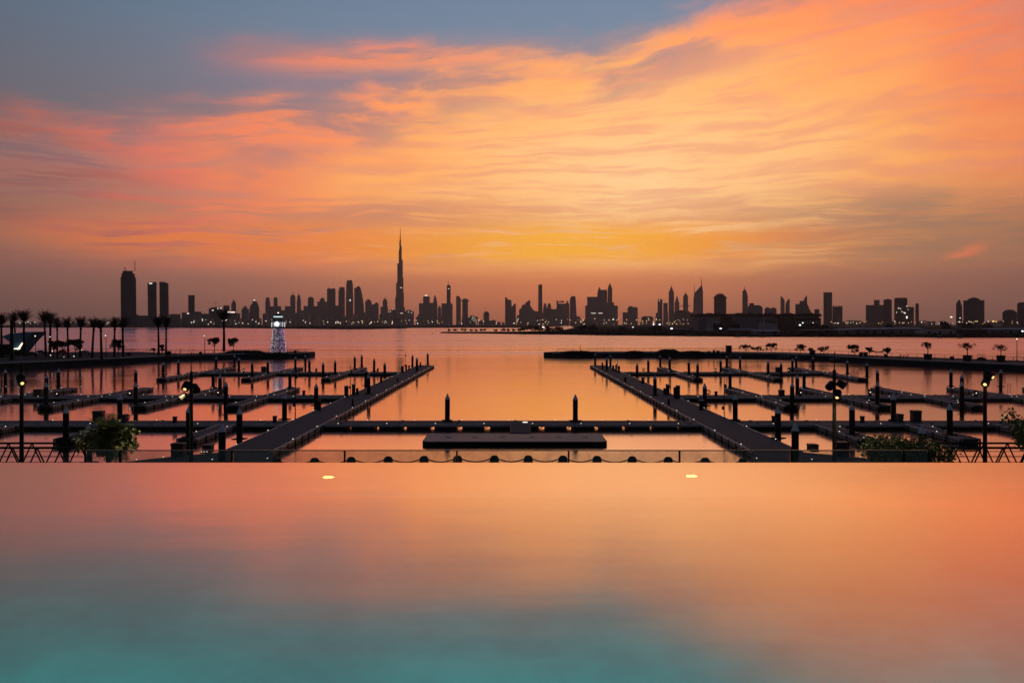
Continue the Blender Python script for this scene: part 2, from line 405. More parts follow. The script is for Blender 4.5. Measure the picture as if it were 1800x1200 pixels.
# ------------------------------------------------------------------ skyline: every tower its own thing
PX = {}
def tower(name, label, d, parts, group=None, cat='tower', depth=None, mt='tower', lit=()):
    """parts in photo pixels: b box, p outline, s spire, c round, y pyramid, t taper; real depth behind each"""
    xs = []
    for p in parts:
        if p[0] == 'p': xs += [q[0] for q in p[1]]
        elif p[0] == 's': xs.append(p[1])
        else: xs += [p[1], p[2]]
    cx = WX((min(xs) + max(xs)) / 2, d); k = d / FPX
    root = thing(name, label, cat, (cx, d, LZ), group, -math.atan2(cx, d)); root.scale = (math.cos(math.atan2(cx, d)), 1, 1)
    X = lambda x: WX(x, d) - cx
    Z = lambda y: WZ(y, d) - LZ
    for i, p in enumerate(parts):
        kind = p[0]; m = MB(); off = i * 3.7 + (i % 2) * 2.1
        if kind == 'p': w = max(q[0] for q in p[1]) - min(q[0] for q in p[1])
        elif kind == 's': w = 1
        else: w = p[2] - p[1]
        dp = depth or max(24.0, min(70.0, w * k * .9))
        base = 0.0
        if kind == 'b':
            base = Z(p[4]) if len(p) > 4 else 0.0
            m.box(X(p[1]), X(p[2]), off, off + dp, base, Z(p[3])); nm = 'tower_block'
        elif kind == 't':        # x0 x1 ytop, x0top x1top
            z1 = Z(p[3]); base = Z(p[6]) if len(p) > 6 else 0.0
            a0, a1, c0, c1 = X(p[1]), X(p[2]), X(p[4]), X(p[5]); q = dp * .12
            m.raw([(a0,off,base),(a1,off,base),(a1,off+dp,base),(a0,off+dp,base),(c0,off+q,z1),(c1,off+q,z1),(c1,off+dp-q,z1),(c0,off+dp-q,z1)],
                  [(0,3,2,1),(4,5,6,7),(0,1,5,4),(1,2,6,5),(2,3,7,6),(3,0,4,7)]); nm = 'tower_block'
        elif kind == 'p':
            m.prism_y([(X(x), Z(y) if y < 900 else 0.0) for x, y in p[1]], off, off + dp); nm = 'tower_block' if i == 0 else 'wing'
        elif kind == 'c':
            base = Z(p[4]) if len(p) > 4 else 0.0
            r = (X(p[2]) - X(p[1])) / 2; m.frus((X(p[1]) + X(p[2])) / 2, off + r, base, Z(p[3]), r, r, 16); nm = 'tower_block'
        elif kind == 'd':        # dome x0 x1 ytop ybase
            r = (X(p[2]) - X(p[1])) / 2; z0, z1 = Z(p[4]), Z(p[3])
            m.lathe((X(p[1]) + X(p[2])) / 2, off * 0 + dp / 2 + 2, [(r * math.cos(t * math.pi / 12) + .01, z0 + (z1 - z0) * math.sin(t * math.pi / 12)) for t in range(7)], 14); nm = 'dome'
        elif kind == 'y':        # pyramid x0 x1 ytop ybase
            r = (X(p[2]) - X(p[1])) / 2 * 1.414; m.frus((X(p[1]) + X(p[2])) / 2, dp / 2 + 3, Z(p[4]), Z(p[3]), r, .2, 4, rot=math.pi / 4); nm = 'pointed_roof'
        elif kind == 's':        # spire x ytop ybase [r]
            r = (p[4] * 1.5 if len(p) > 4 else k * .6)
            m.frus(X(p[1]), 12 + 3, Z(p[3]) - 2, Z(p[2]), r, r * .25, 6); nm = 'spire'
        m.build(nm, M[mt] if kind != 's' else M['steel'], root)
    for (x, y, w, h) in lit:
        m = MB(); m.box(X(x - w / 2), X(x + w / 2), -1.6, -.6, Z(y + h / 2), Z(y - h / 2)); m.build('lit_window', M['l_white'], root)
    return root
def crane(x, ybase, ytop, d, label, jib=(-3, 5, 2)):
    root = thing('tower_crane', label, 'crane', (WX(x, d), d + 14, WZ(ybase, d)), 'tower cranes on the skyline')
    k = d / FPX; h = (ybase - ytop) * k
    m = MB()
    for sx in (-1, 1):
        for sy in (-1, 1): m.box(sx * .6 - .15, sx * .6 + .15, sy * .6 - .15, sy * .6 + .15, 0, h)
    z = 0
    while z < h - 2: m.tube([(-.6, -.6, z), (.6, -.6, z + 2)], .12, 4); z += 2
    m.build('mast', M['steel'], root)
    MB().tube([(jib[0] * k, 0, h - 1 + jib[2] * -.2), (jib[1] * k, 0, h + jib[2] * k)], .8, 4, .4).build('jib', M['steel'], root)
    return root

tower('unfinished_tower', 'tall broad tower with ragged top standing alone at the end of the skyline', 2400,
      [('t', 212.6, 240.2, 487, 211.8, 239), ('b', 213.4, 237, 480.5, 487.5), ('b', 215.5, 233.5, 475.6, 481)], lit=())
crane(233.2, 475.8, 460, 2400, 'tall thin crane on the broad lone tower', (-.8, 1.6, 3))
crane(216.4, 480, 470, 2400, 'short leaning crane on the shoulder of the broad lone tower', (-3.6, 1.0, .6))
tower('apartment_tower', 'slab tower with a lit sign at its top, one of a close pair', 2650, [('p', [(260.4, 999), (275.8, 999), (275.2, 495.5), (270, 495.4), (259.2, 497.4)])], lit=[(265, 498.2, 5.5, 1.3)])
tower('apartment_tower', 'slab tower with stepped parapet, darker one of a close pair', 2700, [('p', [(281, 999), (297, 999), (296.2, 497.6), (292, 497), (291, 495.6), (280, 495.2)])])
tower('podium_block', 'low podium building between the lone broad tower and the paired slab towers', 2550, [('b', 236, 262, 554.5), ('b', 239, 244, 553), ('b', 262, 302, 557.5)], cat='building', mt='tower3')
tower('slab_tower', 'plain narrow rectangular tower beside the paired slab towers', 3400, [('b', 330.8, 342.4, 518.6)])
tower('low_block', 'low flat block with a lit corner at the foot of the narrow tower', 3000, [('b', 297.6, 317, 552), ('b', 319.6, 346, 549.2), ('b', 342.5, 354, 547.5), ('b', 352, 372, 551)], cat='building', mt='tower3', lit=[(330.5, 551, 3.5, 1.3)])
tower('office_block', 'squat office block with floodlit roof and small crane above', 3600, [('b', 367, 391, 542), ('b', 371, 382, 540), ('b', 384, 389, 539.5)], cat='building', lit=[(374, 545.3, 3, 1.2), (388, 541.6, 3, 1), (383, 542.4, 2, .9)])
crane(377.5, 541, 531, 3600, 'crane over the squat floodlit office block', (-3, 2.4, .5))
tower('hotel_block', 'plain mid-rise block beside the gable-topped tower', 4600, [('b', 392.5, 403.2, 536.6)], mt='tower2')
tower('gabled_tower', 'slim tower with a pointed gable top', 5200, [('p', [(406.6, 999), (415, 999), (415, 533), (410.8, 526.2), (406.6, 533.5)])], mt='tower2')
tower('sign_building', 'long low building carrying a bright white roof sign', 3900, [('b', 396, 422, 550.5)], cat='building', mt='tower3', lit=[(406.5, 548.6, 13, 1.9)])
tower('stepped_block', 'stepped block with a small central peak beside the sail-shaped building', 5600, [('b', 424.6, 437.6, 543), ('b', 427, 434.8, 539.6), ('y', 428.6, 433, 536.4, 539.8)], mt='tower2')
tower('sail_building', 'curved sail-shaped building with a lit crown', 5400, [('p', [(438.6, 999), (456, 999), (455.6, 541), (453, 533), (449.4, 528), (444.2, 526.8), (443.4, 534), (440.6, 535.4), (438.6, 541)])], lit=[(447, 527.8, 4, 1)])
tower('wedge_tower', 'short wedge-topped tower, one of two twins beside the sail-shaped building', 6000, [('p', [(466.6, 999), (475.2, 999), (475, 534), (473.4, 523), (467.8, 522.4), (466.4, 530)])], mt='tower2')
tower('wedge_tower', 'tapering wedge tower, the further of two twins beside the sail-shaped building', 6050, [('t', 480, 489.6, 522.4, 481.2, 487.6)], mt='tower2')
tower('mid_rise_block', 'wide mid-rise block in front of the two wedge-topped twins', 5700, [('b', 471, 494.4, 538.2), ('b', 492, 502, 545)], mt='tower3', cat='building', lit=[(452.6, 548, 4, 1.4)])
tower('needle_tower', 'slim tower with round shoulders and a needle, first of a pair', 6400, [('b', 510.2, 519.4, 522), ('d', 510.6, 519, 517.4, 522.2), ('s', 514.8, 512.2, 519)], mt='tower2')
tower('needle_tower', 'slimmer tower with pinched crown and needle, second of a pair', 6450, [('b', 521.6, 529, 527), ('b', 522.6, 528, 521, 527.2), ('d', 522.8, 527.8, 518, 521.2), ('s', 525.2, 512.4, 519)], mt='tower2')
tower('mid_rise_block', 'mid-rise block between the pair of needle towers and the flat crowned tower', 6100, [('b', 500.8, 514, 538), ('b', 533.8, 543, 537.4), ('b', 528, 536, 545)], mt='tower3', cat='building')
tower('crowned_tower', 'flat tower with a notched crown beside the needle pair', 6300, [('b', 541.2, 551.8, 524.6), ('b', 542.4, 550.6, 521.8, 524.8), ('b', 551, 560, 538)], mt='tower2')
tower('domed_block', 'broad block with small dome beside the big flat-topped tower', 6200, [('b', 557.6, 576, 530), ('b', 562, 571, 526, 530.2), ('d', 563.4, 570, 522.6, 526.2)], mt='tower3')
tower('flat_tower', 'big dark flat-topped tower beside the broad domed block', 6300, [('b', 574.8, 589.8, 507.4), ('b', 577, 580, 506, 507.8), ('b', 584, 588, 506.4, 507.8)])
tower('stepped_tower', 'tower with stepped shoulders left of the rounded tall tower', 6500, [('b', 594.8, 606.2, 509), ('b', 596.4, 605.6, 504.4, 509.4), ('b', 589, 596, 537)], mt='tower')
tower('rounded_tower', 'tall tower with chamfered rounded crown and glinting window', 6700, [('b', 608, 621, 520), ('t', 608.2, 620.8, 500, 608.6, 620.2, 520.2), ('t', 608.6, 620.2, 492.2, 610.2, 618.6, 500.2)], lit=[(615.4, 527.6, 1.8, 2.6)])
tower('sloping_tower', 'tower with one straight side and one long sloping shoulder', 6500, [('p', [(622.8, 999), (640.4, 999), (639.8, 538), (637.4, 522), (634.6, 508.6), (632.2, 503), (627.6, 503.2), (625.4, 506), (622.6, 506.4)])])
tower('setback_block', 'block with small round crown beside the sloping-shoulder tower', 6300, [('b', 642, 653.2, 529), ('b', 644.4, 651, 526.2, 529.4), ('b', 652.6, 660, 534.6), ('p', [(659, 999), (665.8, 999), (665.6, 533), (661, 531), (657.6, 534)])], mt='tower2')
tower('clock_tower_block', 'stepped tower with slender pinnacle beside the supertall spire', 6400, [('b', 668.8, 682, 539), ('b', 672.6, 681, 528, 539.2), ('b', 674.2, 679.4, 524.8, 528.2), ('s', 677, 520.4, 525.4)], mt='tower2')

def supertall():
    d = 7200; k = d / FPX; x0 = 703.6
    root = thing('supertall_tower', 'soaring stepped needle tower, tallest by far on the skyline', 'tower', (WX(x0, d), d, LZ))
    Z = lambda y: WZ(y, d) - LZ
    prof = {210: [(9.6, 550), (8.3, 523), (6.9, 497), (4.9, 463), (2.5, 441), (1.5, 425)],
            330: [(10.6, 552), (8.6, 540), (6.6, 515), (5.7, 488), (4.6, 457), (2.6, 433)],
            90: [(9.6, 535), (8, 508), (6.6, 476), (4.6, 449), (2.6, 429)]}
    for ang, tiers in prof.items():
        m = MB(); c, s = math.cos(R(ang)), math.sin(R(ang)); last = 0
        for j, (r, y) in enumerate(tiers):
            r = r * k / (.866 if ang != 90 else 1) ; w = max(1.1, 2.6 - .28 * j) * k * .8
            z0, z1 = (0 if j == 0 else Z(tiers[j - 1][1])), Z(y)
            pts = [(0, -w), (r - w, -w), (r - w * .3, -w * .7), (r, 0), (r - w * .3, w * .7), (r - w, w), (0, w)]
            m.prism_z([(px * c - py * s, px * s + py * c) for px, py in pts], z0, z1)
        m.build('wing', M['tower'], root)
    m = MB(); m.frus(0, 0, 0, Z(437), 2.3 * k, 2.0 * k, 12); m.frus(0, 0, Z(437), Z(421), 1.5 * k, 1.15 * k, 12)
    m.build('core', M['tower'], root)
    m = MB(); m.frus(0, 0, Z(421), Z(410), .75 * k, .55 * k, 10); m.frus(0, 0, Z(410), Z(397.6), .45 * k, .12 * k, 8)
    m.build('spire', M['steel'], root)
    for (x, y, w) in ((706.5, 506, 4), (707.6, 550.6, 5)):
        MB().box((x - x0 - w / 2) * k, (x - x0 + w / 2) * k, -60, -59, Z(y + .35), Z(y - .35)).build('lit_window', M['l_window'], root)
supertall()
tower('mall_block', 'low lit block with roof cranes crowding the foot of the supertall spire', 6600, [('b', 684, 697, 545), ('b', 688, 693, 542.6), ('b', 711, 727.6, 547), ('b', 714, 723, 544.6)], cat='building', mt='tower3', lit=[(690, 543.5, 1.3, 1), (718, 548, 1.3, 1.1), (723.4, 549.6, 1.2, 1), (686.5, 547.4, 1.1, 1)])
tower('tower_cluster', 'wide mid-rise block with a lit-topped tower rising behind it', 6500, [('b', 736.4, 755.2, 532.8), ('b', 743.6, 755.4, 521.4), ('b', 745, 753.4, 519.6, 521.8), ('b', 734, 738, 553)], mt='tower2', lit=[(749.2, 519.4, 5.4, 1.2)])
tower('flame_tower', 'tower shaped like a curved flame next to the wide lit-topped block', 6500, [('p', [(755, 999), (769, 999), (768.8, 535), (767.4, 525), (764.4, 517.6), (762.4, 524), (761.4, 532), (755, 532.2)])], mt='tower2')
tower('peaked_block', 'low block with a peaked roof between flame tower and antenna tower', 6400, [('p', [(769.2, 999), (776, 999), (775.4, 541), (772.4, 537), (769.6, 541.6)]), ('b', 776, 785.4, 533), ('b', 784, 795.6, 533.4)], mt='tower3', cat='building')
tower('antenna_tower', 'straight dark tower topped by a thin antenna', 6700, [('b', 785.2, 792.2, 502), ('b', 786.4, 791, 500.6, 502.4), ('s', 788.4, 492.4, 501, 1.6)], lit=[(788.8, 507.4, 2.4, .7)])
tower('leaning_top_tower', 'tower with slanted top, left of a pair split by a bright gap', 6600, [('p', [(801.8, 999), (810.2, 999), (810, 526), (807.4, 520.2), (801.8, 520.2)])])
tower('notched_tower', 'tower with a flat overhanging top, right of a pair split by a bright gap', 6650, [('b', 812.6, 822.6, 526.2), ('b', 813.8, 821.4, 524.6, 526.6), ('b', 810.2, 825.4, 528.8, 527.4)], lit=())
tower('lit_block', 'low block sprinkled with many lit windows by the notched tower', 5200, [('b', 822, 839.6, 556.4), ('b', 826, 833, 554.6)], cat='building', mt='tower3', lit=[(824.6, 557, 1.1, 1), (828, 558.8, 1.1, 1), (831.2, 557.8, 1.3, 1.1), (834.6, 559.6, 1, 1), (830, 561.4, 1.1, 1), (826, 562, 1, .9), (837, 562.6, 1, 1), (833.4, 563.4, 1.2, 1)])
tower('drum_tower', 'small round drum tower standing alone with a crane on top', 5600, [('c', 849.8, 860.2, 549.6), ('c', 851.6, 858.4, 547.4, 550)], cat='tower', mt='tower2')
crane(854.6, 547.6, 541, 5600, 'luffing crane on the small round drum tower', (-4.4, 3, 1))
tower('low_block', 'low stepped block beside the small round drum tower', 5600, [('b', 841.6, 849, 563), ('b', 860, 866, 563.4), ('b', 866, 880, 566)], cat='building', mt='tower3')
tower('notch_tower', 'tower with a sharp left peak and V notch beside a shorter slanted wing', 6400, [('p', [(887.8, 999), (907, 999), (906.8, 533), (903.4, 534.4), (899.6, 539.6), (898.8, 527), (893.4, 526.6), (889.2, 521.4), (887.8, 522)])])
tower('crooked_block', 'jagged block of several slanted roofs beside the tall slim chimney-like tower', 6400, [('p', [(912, 999), (946.4, 999), (946.2, 547.4), (939, 546), (935.4, 542), (932.2, 537), (932, 527.4), (929.6, 527.8), (923.2, 532.4), (922.6, 536.4), (920.4, 534), (918, 536.6), (915.2, 542.4), (912.4, 544)])], mt='tower2')
tower('slim_tower', 'tall slim dark tower like a chimney with slanted cap', 6500, [('p', [(945.8, 999), (954, 999), (953, 499.6), (951, 499.4), (946.2, 501)])])
tower('twin_dome_block', 'block with two small rounded tops beside the slim chimney-like tower', 6400, [('b', 954.6, 969.4, 541), ('d', 955.2, 961, 532.6, 541.4), ('d', 962, 968.8, 532.2, 541.4)], mt='tower2')
tower('arch_crown_block', 'block with an open arched crown above a plain base', 6500, [('b', 969, 978.4, 543), ('b', 978.2, 1001, 533.4), ('b', 978.2, 981.6, 528.4, 533.6), ('b', 983, 992, 528.8, 531.2), ('d', 995, 999.4, 528.6, 533.6)], mt='tower2')
tower('flared_tower', 'flat-topped tower flaring slightly at its foot', 6600, [('p', [(1001.6, 999), (1013.8, 999), (1013.2, 545), (1011.6, 520.4), (1003.6, 520.4), (1003, 524), (1001.8, 524.4)])])
tower('low_block', 'low round-shouldered block at the foot of the flared tower', 6000, [('b', 1013, 1020, 557.4), ('d', 1013.4, 1019.8, 555.6, 557.6)], cat='building', mt='tower3')
tower('stepped_complex', 'massive stepped complex with two pointed sails rising from its back', 5900, [('b', 1028.6, 1086, 537), ('b', 1032.2, 1079.6, 531.6), ('b', 1032, 1067, 521.4), ('p', [(1049.8, 560), (1056.2, 560), (1056, 509), (1053.8, 503.4), (1051.2, 509.4), (1050, 515)]), ('b', 1055.6, 1067.4, 509.2), ('p', [(1067.2, 560), (1076.4, 560), (1076.2, 507.6), (1072.2, 496.6), (1068.6, 505.6)])],
      mt='tower2', lit=[(1043, 550.4, 8, .7), (1055.4, 550.4, 7, .7)])
tower('mid_rise_block', 'mid-rise block with irregular roof beside the massive stepped complex', 5200, [('b', 1094.4, 1104, 548.8), ('b', 1103, 1121, 540.4), ('b', 1105, 1112, 538), ('b', 1113, 1119.6, 539.4)], mt='tower3', cat='building')
tower('low_block', 'low wide block between the irregular mid-rise and the clock-topped towers', 5000, [('b', 1127.6, 1148.4, 557), ('b', 1130, 1145, 555.6)], cat='building', mt='tower3')
tower('plain_tower', 'plain tower with one bright window near its top', 6200, [('b', 1152.8, 1158, 549.6), ('b', 1156, 1164.4, 526.6), ('b', 1157, 1163.6, 525.6, 526.8)], lit=[(1159, 528.4, 1.2, 1.2)])
tower('plain_tower', 'plain shorter tower close to the pyramid-topped tower', 6250, [('b', 1165.8, 1173.8, 532.4)], mt='tower2')
tower('pyramid_tower', 'tall tower with pyramid roof and finial', 6300, [('b', 1175.4, 1184.8, 513), ('y', 1175.8, 1184.4, 502.4, 513.2), ('s', 1180.2, 499.6, 504)], mt='tower2')
tower('pyramid_tower', 'smaller pyramid-roofed tower with waist, next to the taller one', 6300, [('b', 1185.8, 1194.2, 531), ('y', 1186.4, 1193.6, 518.6, 531.2)], mt='tower2')
tower('onion_tower', 'tower with small onion dome, needle and side crane', 6300, [('b', 1200.8, 1209.6, 520.4), ('d', 1202, 1208.6, 515.6, 520.6), ('s', 1205.4, 512, 516.4), ('b', 1196, 1214, 537.4, 536.6)], mt='tower2')
tower('dark_block', 'wide dark block in front of the pyramid-roofed towers', 4600, [('b', 1185.6, 1212.6, 546.8), ('b', 1190, 1202, 545), ('b', 1212, 1219, 549)], cat='building', mt='tower')
tower('blade_tower', 'triangular blade tower with slanting top and long mast', 5900, [('p', [(1217.8, 999), (1236, 999), (1235.8, 512), (1234, 500.6), (1231, 503.4), (1222.4, 513), (1219, 524)]), ('s', 1233.2, 487.8, 502, 2.2)], mt='tower2')
tower('blade_tower', 'narrow companion blade with mast, half hidden by the triangular blade tower', 6150, [('p', [(1218.4, 999), (1223, 999), (1222.8, 513.6), (1220, 515.4)]), ('s', 1220.6, 500, 515, 1.8)], mt='tower2')
tower('barrel_tower', 'broad dark barrel-shaped tower with a crenellated crown', 3200, [('b', 1255, 1276.6, 524), ('b', 1254.2, 1277.4, 521, 524.4), ('b', 1257, 1274, 517.8, 521.2), ('b', 1261, 1270.8, 515.8, 518)])
tower('curved_spire_tower', 'slim tower with one curved shoulder and thin spire', 4800, [('p', [(1304.6, 999), (1314.8, 999), (1314.4, 520), (1312, 511.6), (1309.6, 508.6), (1305, 511)]), ('s', 1308.8, 502, 510, 1.6)], mt='tower2')
tower('octagon_block', 'squat block with octagonal drum and sloping shoulders', 3600, [('p', [(1314.6, 999), (1341, 999), (1340.6, 540), (1335, 536), (1316, 536.4), (1314.6, 540)]), ('c', 1317, 1325.4, 532.6)], mt='tower3', cat='building')
tower('mid_rise_block', 'flat mid-rise block with two penthouses behind the long arcaded hall', 3600, [('b', 1343.8, 1365, 542), ('b', 1346, 1352, 540), ('b', 1356, 1363, 540.6)], mt='tower3', cat='building')
tower('shell_tower', 'tower with straight left side and curved right shoulder, one of a facing pair', 5200, [('p', [(1372, 999), (1379.6, 999), (1379.2, 529), (1377, 524), (1374.6, 521.2), (1372, 520.8)])], mt='tower2')
tower('shell_tower', 'tower with straight right side and curved left shoulder, one of a facing pair', 5200, [('p', [(1380.6, 999), (1388.2, 999), (1388.2, 525.6), (1385.6, 526), (1382.6, 530), (1380.6, 535)])], mt='tower2')
tower('ship_building', 'terraced ship-like building with a sail fin and stepped stern', 3300, [('p', [(1398, 999), (1432, 999), (1429, 551), (1425.6, 548), (1425, 545), (1422.4, 543.6), (1421.8, 539), (1420, 536), (1418.4, 534), (1398, 534)]), ('b', 1405.4, 1414, 528.6, 534.4), ('p', [(1411.6, 535), (1418.8, 535), (1418.6, 518.4), (1415, 522.6), (1412.8, 528)])], mt='tower3', cat='building')
tower('round_block', 'small rounded block behind the end of the long arcaded hall', 3000, [('c', 1431.4, 1440.4, 543.4)], mt='tower2', cat='building')
tower('slab_tower', 'tall plain rectangular slab beside the four-knobbed block', 3400, [('b', 1447.4, 1462.8, 513.6)], mt='tower2')
tower('knobbed_block', 'block with four small knobs along its roof beside the tall slab', 3500, [('b', 1463.2, 1481, 539.4), ('d', 1463.6, 1467, 536.6, 539.6), ('d', 1468, 1472, 537, 539.6), ('d', 1473, 1477, 536.6, 539.6), ('d', 1477.4, 1480.8, 537, 539.6)], mt='tower3', cat='building')
tower('wide_block', 'wide flat apartment block with a raised stair tower', 3500, [('b', 1521.8, 1553, 536), ('b', 1536.2, 1546.2, 527)], mt='tower2', cat='building')
tower('apartment_tower', 'dark tower with low gabled top at the end of the wide apartment block', 3400, [('p', [(1552.8, 999), (1567.6, 999), (1567.6, 527), (1560.4, 525), (1553, 527)])])
tower('office_tower', 'broad office tower with scattered lit windows', 3300, [('b', 1571.8, 1595, 524.4), ('b', 1573.6, 1593.6, 523, 524.8), ('b', 1594.6, 1606.4, 539.4)], lit=[(1579.6, 541.6, 2, 1.2), (1583, 542.4, 1.4, 1), (1576, 549, 1.2, 1.2), (1585.4, 547.6, 1.4, 1.2), (1590.6, 550, 2, 2), (1594, 538, 1.6, 1.2), (1588, 549, 1, 1), (1596, 544, 1, 1), (1594, 557.6, 2.4, 4)])
tower('slim_tower', 'slim short tower beside the scattered-lights office tower', 3400, [('b', 1609, 1615.2, 535), ('b', 1609.8, 1614.4, 533, 535.4)])
tower('bottle_tower', 'bottle-shaped tower with narrow neck beside the ribbed hotel block', 3000, [('p', [(1680.4, 999), (1691.4, 999), (1691.2, 538), (1688.6, 532), (1688, 527.6), (1685.6, 526.6), (1683.4, 528), (1683, 531.6), (1680.6, 532)])], lit=[(1687.6, 558.8, 1.5, 1.5)])
tower('ribbed_hotel', 'broad ribbed hotel block with arched roofline', 2700, [('b', 1693.2, 1730.4, 527.6), ('b', 1701, 1722, 524.8, 528), ('d', 1704, 1719, 522.4, 525)] + [('b', x, x + 1.6, 530, 566) for x in (1698, 1704, 1716, 1722)])
tower('domed_block', 'block with wide domed roof near the bright horizon lights', 2700, [('b', 1762, 1787.6, 548.4), ('d', 1763, 1786, 543.6, 548.8)], mt='tower', cat='building')
tower('apartment_tower', 'dark square tower next to the domed block', 2700, [('b', 1787.8, 1830, 533), ('b', 1790, 1812, 531, 533.6)], mt='tower')

# ---- the dense low city below the towers, nobody could count it
random.seed(11)
m = MB()
def low_city(x0, x1, d0, d1, ylo, yhi, n):
    for _ in range(n):
        x = random.uniform(x0, x1); d = random.uniform(d0, d1); w = random.uniform(3, 9) * d / FPX * .9
        h = max(5, WZ(random.uniform(ylo, yhi), d) - LZ)
        m.box(WX(x, d), WX(x, d) + w, d, d + random.uniform(15, 40), LZ - .3, LZ + h)
low_city(255, 430, 3200, 4200, 559, 566, 40)
low_city(425, 700, 5000, 6200, 548, 560, 60)
low_city(420, 720, 4200, 5000, 558, 565, 60)
low_city(730, 845, 5000, 6200, 555, 564, 22)
low_city(840, 1240, 4500, 6000, 561, 567, 60)
low_city(905, 1020, 5600, 6200, 546, 560, 20)
low_city(1150, 1240, 4500, 5600, 549, 562, 18)
low_city(1440, 1800, 3600, 5000, 563, 567.5, 50)
low_city(-60, 250, 3600, 4600, 565, 568.5, 30)
stuff(m.build('low_rise_city', M['tower3']), 'hazy mass of low city buildings at the feet of the towers', 'city')

# ---- long arcaded hall on the near shore
def arcaded_hall():
    d = 1500; root = thing('arcaded_hall', 'long low grey hall with arched windows on the opposite shore', 'building', (WX(1335, d), d, LZ - .2))
    cx = WX(1335, d); X = lambda x: WX(x, d) - cx; Z = lambda y: WZ(y, d) - LZ + .2
    MB().box(X(1240), X(1438), 0, 60, 0, Z(556.4)).build('wall', M['shed2'], root)
    MB().box(X(1228), X(1442), -6, 66, Z(556.4), Z(551.4), .8).build('roof', M['dkshed'], root)
    MB().box(X(1267), X(1284.4), -9, 0, 0, Z(557.4)).build('dark_bay', M['dkshed'], root)
    MB().box(X(1367), X(1395), -8.2, 0, 0, Z(557.2)).build('dark_bay', M['dkshed'], root)
    MB().box(X(1228.6), X(1240), -3, 50, 0, Z(556.8)).build('end_wing', M['shed'], root)
    MB().box(X(1395), X(1442), -3.5, 50, 0, Z(559)).build('end_wing', M['dkshed'], root)
    for i in range(6):
        x = 1347 + i * 3.3; m = MB(); w = 1.15
        m.prism_y([(X(x - w), Z(567.4)), (X(x + w), Z(567.4)), (X(x + w), Z(563)), (X(x + .7 * w), Z(561.6)), (X(x), Z(561)), (X(x - .7 * w), Z(561.6)), (X(x - w), Z(563))], -.6, -.2)
        m.build('window', M['dkshed'], root)
    for i in range(11):
        x = 1288 + i * 5.0
        MB().box(X(x), X(x + 1.7), -.55, -.2, Z(566.6), Z(560)).build('window', M['dkshed'], root)
    for i, (x, w, y) in enumerate([(1246, 9, 549.8), (1262, 5, 549), (1300, 12, 549.6), (1322, 6, 548.8), (1352, 10, 549.4), (1384, 14, 549.8), (1412, 8, 549), (1430, 6, 549.6)]):
        MB().box(X(x), X(x + w), 10 + i, 26 + i, Z(551.6), Z(y)).build('roof_unit', M['shed'], root)
    for i in range(9):
        x = 1397.5 + i * 5; MB().box(X(x), X(x + 1.5), -4.0, -3.52, Z(569), Z(563)).build('window', M['shed2'], root)
    pts = [(X(1284.4 + 1.2 * i), Z(570 - 12 * math.sin(min(1, i / 22) * 1.75))) for i in range(40)]
    MB().prism_y([(X(1284.4), 0)] + pts + [(X(1331.5), 0)], -5, -.8).build('canopy', M['shed'], root)
arcaded_hall()
def shed(x0, x1, ytop, d, label, mt='shed', ridge=1.5, name='shed'):
    cx = WX((x0 + x1) / 2, d); w = WX(x1, d) - cx; h = WZ(ytop, d) - LZ + .2
    root = thing(name, label, 'shed', (cx, d, LZ - .2), None)
    MB().box(-w, w, 0, 22, 0, h - ridge).build('wall', M[mt], root)
    MB().raw([(-w - .6, -.8, h - ridge + .02), (w + .6, -.8, h - ridge + .02), (w + .6, 22.8, h - ridge + .02), (-w - .6, 22.8, h - ridge + .02), (-w - .6, 11, h), (w + .6, 11, h)], [(0, 1, 5, 4), (2, 3, 4, 5), (0, 4, 3), (1, 2, 5), (0, 3, 2, 1)]).build('roof', M['shed' if mt != 'shed' else 'shed2'], root)
    m = MB(); n = max(1, int(w / 5))
    for i in range(n):
        q = MB(); x = -w + (2 * w) * (i + .5) / n; q.box(x - 1.3, x + 1.3, -.25, -.04, .1, min(3.6, h - ridge - .6)); q.build('door', M['dkshed'], root)
shed(1476, 1500, 577.4, 1000, 'short blue-grey shed at the end of the warehouse row')
shed(1500, 1560, 576.2, 1020, 'long grey warehouse, first of the row on the opposite shore')
shed(1561, 1622, 575.6, 1040, 'long grey warehouse beside a round dark tree on the opposite shore')
shed(1624, 1680, 579, 950, 'pale roofed boat shed by the water', 'shed2', .8)
shed(1692, 1736, 577.8, 960, 'open shed with pale flat roof and dark inside', 'dkshed', .7)
shed(1738, 1830, 576.6, 1000, 'long low warehouse near blue lights at the row end')
shed(1412, 1444, 579.2, 960, 'low shed with pale roof edge below the arcaded hall', 'dkshed', .7)
shed(1450, 1474, 579, 970, 'low shed with pale roof edge beside the short blue-grey shed', 'dkshed', .7)
shed(1180, 1212, 577.5, 1150, 'small dim shed on the spit near two cool floodlights', 'dkshed', 1)
shed(1285, 1330, 576.8, 1050, 'rounded dark shed in front of the long arcaded hall', 'dkshed', 2.4)
shed(1330, 1372, 580, 930, 'cluttered boatyard shed below the arched windows', 'shed', 1)

